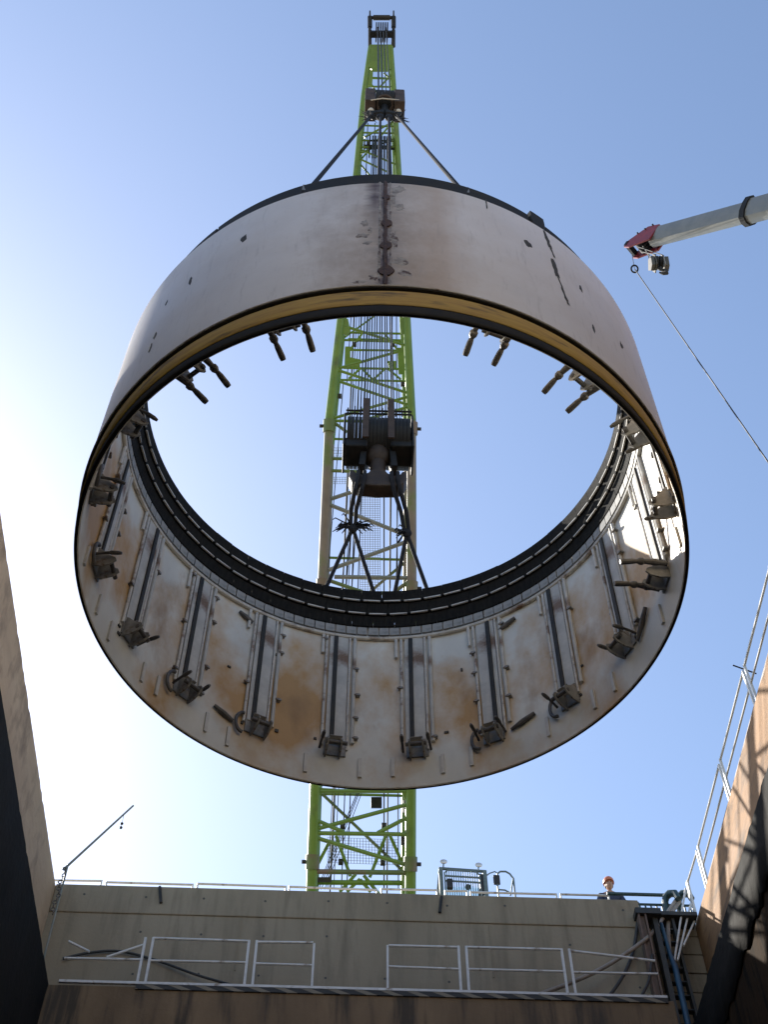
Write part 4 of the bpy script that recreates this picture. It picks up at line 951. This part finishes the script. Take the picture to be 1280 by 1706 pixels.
# base found from the line the boom follows in the picture
e1 = hit(1268, 350, 2, 28.9)
td = (e1 - TT).normalized(); TB = TT + td * ((19.3 - TT.z) / td.z)
tk = thing('mobile_crane', (TB.x + .6, TB.y + 1.0, ZG), 'mobile crane with silver telescopic boom and red boom head', 'crane')
ref = V((0, 0, 1)); tx = td.cross(ref).normalized(); ty = tx.cross(td).normalized()   # tx sideways, ty upward
def boomsec(p0, p1, w, h, m, name):
    pr = [(-.5, .12), (-.5, .36), (-.38, .5), (.38, .5), (.5, .36), (.5, .12), (.42, -.22), (.26, -.44), (.0, -.5), (-.26, -.44), (-.42, -.22)]
    mb = MB(); n = len(pr); vs = [p + tx * (a * w) + ty * (b * h) for p in (p0, p1) for a, b in pr]
    mb.add(vs, [(i, (i + 1) % n, n + (i + 1) % n, n + i) for i in range(n)] + [tuple(range(n))[::-1], tuple(range(n, 2 * n))])
    return mb.build(name, m, tk, True)
L1 = (hit(1262, 352, 2, 29) - TT).length
L1 = 3.05
Ltot = (TB - TT).length
boomsec(TT, TT + td * (L1 + .3), .41, .49, 'silver', 'boom_section')
boomsec(TT + td * L1, TT + td * (Ltot * .62), .48, .57, 'silver', 'boom_section')
boomsec(TT + td * (Ltot * .6), TB - td * (-1.0), .58, .68, 'silver', 'boom_section')
q = TT + td * L1
boomsec(q - td * .07, q + td * .07, .56, .67, 'blockdark', 'boom_collar'); MB().bar(q + ty * .3, q + ty * .46, .04, .04, td).build('collar_roller', 'dark', tk, False)
# red head
hd = -td * .70; ty_ = ty; ty = ty * .74
mb = MB()
for s in (-1, 1):
    pr = [TT + ty * .32 + hd * -.25, TT + ty * .36 + hd * .35, TT + hd * 1.0 - ty * .12, TT + hd * 1.05 - ty * .42, TT + hd * .75 - ty * .5, TT + hd * .25 - ty * .42, TT - ty * .36 + hd * -.2]
    mb.prism([p + tx * (s * .19 - .02) for p in pr], tx * .04)
head = mb.build('boom_head', 'red', tk, False)
for k in range(4):
    c = TT + hd * .45 - ty * .18 + tx * (-.12 + .08 * k); MB().tube(c - tx * .025, c + tx * .025, .17, 18).build('head_sheave', 'blockdark', head)
MB().bar(TT + hd * 1.02 - ty * .26 - tx * .22, TT + hd * 1.02 - ty * .26 + tx * .22, .09, .14, ty).build('head_nose', 'blockdark', head, False)
for k in range(3): 
    c = TT + hd * (.1 + .3 * k) + ty * (.36 - .12 * k); MB().tube(c - tx * .24, c + tx * .24, .022, 8).build('head_pin', 'dark', head)
MB().poly([TT + ty * .36, TT + ty * .52 + hd * .1, TT + ty * .5 - hd * .2], .02, 6).build('head_bracket', 'dark', head)
# its hook block
kb = hit(1097, 442, 1, TT.y - .1); kb = V((TT + hd * .45).xy.to_3d() + V((0, 0, 0)))
kt = TT + hd * .45 - ty * .35
kc = hit(1098, 440, 1, kt.y - .1)
kr = thing('hook_block', kc - V((0, 0, .5)), 'small grey yellow hook block reeved tight under the red boom head', 'hook block')
K_ = .78
for s in (-1, 1):
    MB().prism([kc + V((s * .13 - .015, a, b)) * K_ for a, b in ((-.26, .1), (-.16, .36), (.16, .36), (.26, .1), (.16, -.34), (-.16, -.34))], (.024, 0, 0)).build('cheek_plate', 'cablegrey' if s < 0 else 'lug', kr, False)
    MB().prism([kc + V((s * .22 - .05, a, b)) * K_ for a, b in ((-.24, .05), (0, .3), (.24, .05), (.1, -.3), (-.1, -.3))], (.08, 0, 0)).build('cheek_weight', 'cablegrey', kr, False)
for x in (-.06, .06): MB().tube(kc + V((x - .04, 0, .08)) * K_, kc + V((x + .04, 0, .08)) * K_, .17, 18).build('sheave', 'blockdark', kr)
MB().poly([kc + V(p) * K_ for p in ((0, 0, -.3), (0, 0, -.45), (.12, 0, -.55), (.12, 0, -.7), (0, 0, -.76), (-.1, 0, -.68))], [.04, .04, .05, .05, .04, .02], 8).build('hook', 'dark', kr)
for x in (-.08, .08):
    MB().tube(kc + V((x, -.2, .08)), kt + tx * x * 1.2 + hd * .15, .013, 6).build('hoist_rope', 'rope', tk); MB().tube(kc + V((x, .2, .08)), kt + tx * x * 1.2 - hd * .15, .013, 6).build('hoist_rope', 'rope', tk)
# trip ring and thin guy line
rg = hit(1058, 448, 1, (TT + hd * 1.0).y); nose = TT + hd * 1.02 - ty * .28
go = thing('trip_ring', rg, 'black trip ring on a thin line below the red boom nose', 'ring')
MB().torus(rg, .085, .022, (RT * .2 - FW), 20, 8).build('ring', 'blockdark', go); MB().tube(nose, rg + (nose - rg).normalized() * .085, .008, 6).build('ring_line', 'rope', go)
ge = hit(1346, 864, 2, ZG + .02)
o = MB().tube(rg, ge, .013, 6).build('guy_line', 'rope'); setp(o, 'thin dark guy line slanting from the trip ring down past the railing', 'cable')
# carrier out of frame on the yard
cyx = TB + V((.6, 1.0, 0))
MB().box((TB.x + .6, TB.y - 1.0, ZG + 1.25), (2.5, 10.5, .5)).build('chassis', 'red', tk, False, .04)
MB().box((TB.x + .5, TB.y + .2, ZG + 2.2), (2.4, 4.2, 1.2)).build('superstructure', 'silver', tk, False, .05)
MB().box((TB.x + .6, TB.y - 5.2, ZG + 2.1), (2.5, 1.9, 1.5)).build('driver_cab', 'silver', tk, False, .08)
MB().box((TB.x + 1.9, TB.y + 1.0, ZG + 2.5), (.9, 1.7, 1.6)).build('operator_cab', 'silver', tk, False, .08)
for y in (-5.0, -3.6, .8, 2.2, 3.5):
    for s in (-1, 1):
        c = V((TB.x + .6 + s * 1.05, TB.y + y, ZG + .56)); w = MB().tube(c - V((.17, 0, 0)), c + V((.17, 0, 0)), .55, 24).build('wheel', 'black', tk); MB().tube(c - V((.18, 0, 0)), c + V((.18, 0, 0)), .3, 16).build('rim', 'silver', w)
for y in (-2.4, 4.4):
    for s in (-1, 1):
        a = V((TB.x + .6, TB.y + y, ZG + .95)); b = a + V((s * 2.9, 0, 0)); MB().bar(a, b, .25, .25).build('outrigger_beam', 'red', tk, False); MB().tube(b, V((b.x, b.y, ZG + .1)), .08, 10).build('outrigger_jack', 'silver', tk); MB().tube(V((b.x, b.y, ZG + .01)), V((b.x, b.y, ZG + .1)), .28, 16).build('outrigger_pad', 'black', tk)

# ------------------------------------------------------------------ worker behind the wall
def skin(name, verts, edges, radii, m, parent, root=0, sub=2):
    me = bpy.data.meshes.new(name); me.from_pydata([tuple(v) for v in verts], edges, []); me.materials.append(M[m])
    o = link(bpy.data.objects.new(name, me)); o.parent = parent
    sk = o.modifiers.new('skin', 'SKIN'); sk.use_smooth_shade = True
    if not me.skin_vertices: me.attributes
    for i, r in enumerate(radii):
        sv = me.skin_vertices[0].data[i]; sv.radius = r if isinstance(r, tuple) else (r, r); sv.use_root = (i == root)
    sb = o.modifiers.new('sub', 'SUBSURF'); sb.levels = sub; sb.render_levels = sub
    return o
WP = V((hit(1015, 1480, 1, 19.95).x, 19.95, ZG + .004))
pw = thing('person', WP, 'person in orange hard hat and navy jacket looking over the wall top', 'person')
# facing -Y and leaning a little; local coordinates, height 1.70 to crown
vs = [(0, 0, .95), (0, .01, 1.10), (0, .0, 1.28), (0, -.02, 1.42), (0, -.04, 1.50), (0, -.05, 1.55),
      (-.19, -.01, 1.41), (-.27, -.04, 1.15), (-.24, -.22, .99), (-.21, -.29, .97),
      (.19, -.01, 1.41), (.27, -.04, 1.15), (.24, -.22, .99), (.21, -.29, .97),
      (-.10, 0, .90), (-.11, -.02, .50), (-.12, .02, .09), (-.13, -.14, .04), (.10, 0, .90), (.11, -.02, .50), (.12, .02, .09), (.13, -.14, .04)]
ed = [(0, 1), (1, 2), (2, 3), (3, 4), (4, 5), (3, 6), (6, 7), (7, 8), (8, 9), (3, 10), (10, 11), (11, 12), (12, 13), (0, 14), (14, 15), (15, 16), (16, 17), (0, 18), (18, 19), (19, 20), (20, 21)]
ra = [(.15, .11), (.14, .10), (.16, .11), (.13, .09), .055, .055, .065, .052, .038, .03, .065, .052, .038, .03, .085, .06, .042, .04, .085, .06, .042, .04]
body = skin('body', vs, ed, ra, 'skin', pw)
jk = [0, 1, 2, 3, 6, 7, 8, 10, 11, 12]; mp = {k: i for i, k in enumerate(jk)}
skin('jacket', [vs[k] for k in jk], [(mp[a], mp[b]) for a, b in ed if a in mp and b in mp], [tuple(x * 1.14 + .012 for x in (ra[k] if isinstance(ra[k], tuple) else (ra[k],) * 2)) for k in jk], 'jacket', pw)
tr_ = [0, 14, 15, 16, 18, 19, 20]; mp = {k: i for i, k in enumerate(tr_)}
skin('trousers', [vs[k] for k in tr_], [(mp[a], mp[b]) for a, b in ed if a in mp and b in mp], [tuple(x * 1.12 + .01 for x in (ra[k] if isinstance(ra[k], tuple) else (ra[k],) * 2)) for k in tr_], 'trouser', pw)
for s in (-1, 1):
    mb = MB(); mb.prism([(s * .13 - .045, .07, 0), (s * .13 - .04, -.2, 0), (s * .13, -.235, 0), (s * .13 + .04, -.2, 0), (s * .13 + .045, .07, 0)], (0, 0, .09)); mb.local('boot', 'black', pw)
    # hand: palm and five fingers curled on the fence
    pv = [(s * .21, -.29, .97), (s * .205, -.335, .965)]; pe = [(0, 1)]; pr_ = [.028, .036]
    for k in range(4):
        b = (s * .205 + (k - 1.5) * .02, -.36, .968); i0 = len(pv); pv += [b, (b[0], b[1] - .035, .96), (b[0], b[1] - .05 + .004 * abs(k - 1.5), .935)]; pe += [(1, i0), (i0, i0 + 1), (i0 + 1, i0 + 2)]; pr_ += [.011, .0095, .008]
    i0 = len(pv); pv += [(s * .205 - s * .04, -.32, .955), (s * .205 - s * .055, -.345, .94)]; pe += [(1, i0), (i0, i0 + 1)]; pr_ += [.012, .009]
    skin('hand', pv, pe, pr_, 'skin', pw, 0, 1)
hm = MB()
# head with jaw, brow and nose shaped from a sphere
hm.sphere((0, 0, 0), 1, 24, 18)
def shape(p):
    x, y, z = p; w = .076 * (1 - .18 * max(0, -z) ** 1.5); d = .098; q = V((x * w, y * d, z * .125))
    if z < -.3 and y < 0: q.y -= .012
    if y < -.8 and abs(x) < .28 and -.35 < z < .15: q.y -= .022 * (1 - abs(x) / .28)
    if y < -.6 and .12 < z < .32 and .15 < abs(x) < .6: q.y += .008
    return q + V((0, -.065, 1.655))
hm.v = [shape(p) for p in hm.v]; hd_o = hm.local('head', 'skin', pw)
for s in (-1, 1):
    MB().sphere((s * .03, -.150, 1.675), .011, 10, 8).local('eye', 'eye', pw); MB().sphere((s * .079, -.055, 1.655), .028, 10, 8, (.35, .7, 1)).local('ear', 'skin', pw)
MB().sphere((0, -.158, 1.598), .022, 10, 6, (1, .3, .28)).local('mouth', 'seam', pw)
MB().lathe([(.083, 0), (.086, .03), (.075, .06), (.06, .06), (.06, 0)], 20).local('hair', 'hair', pw, loc=(0, -.05, 1.62))
he = MB().lathe([(.112, 0), (.113, .03), (.104, .075), (.078, .115), (.04, .135), (.001, .14), (.001, .13), (.1, 0)], 24, closed=True)
he.prism([(.10 * math.cos(a), -.10 * math.sin(a) * 1.0 - .02, 0) for a in [math.pi * i / 10 for i in range(11)]] , (0, 0, .012))
he.prism([(-.008, -.09, .09), (-.008, .09, .09), (-.008, .05, .145), (-.008, -.05, .145)], (.016, 0, 0))
he.v = [V((p.x, p.y * 1.16, p.z)) for p in he.v]
he.local('hard_hat', 'helmet', pw, loc=(0, -.06, 1.70))
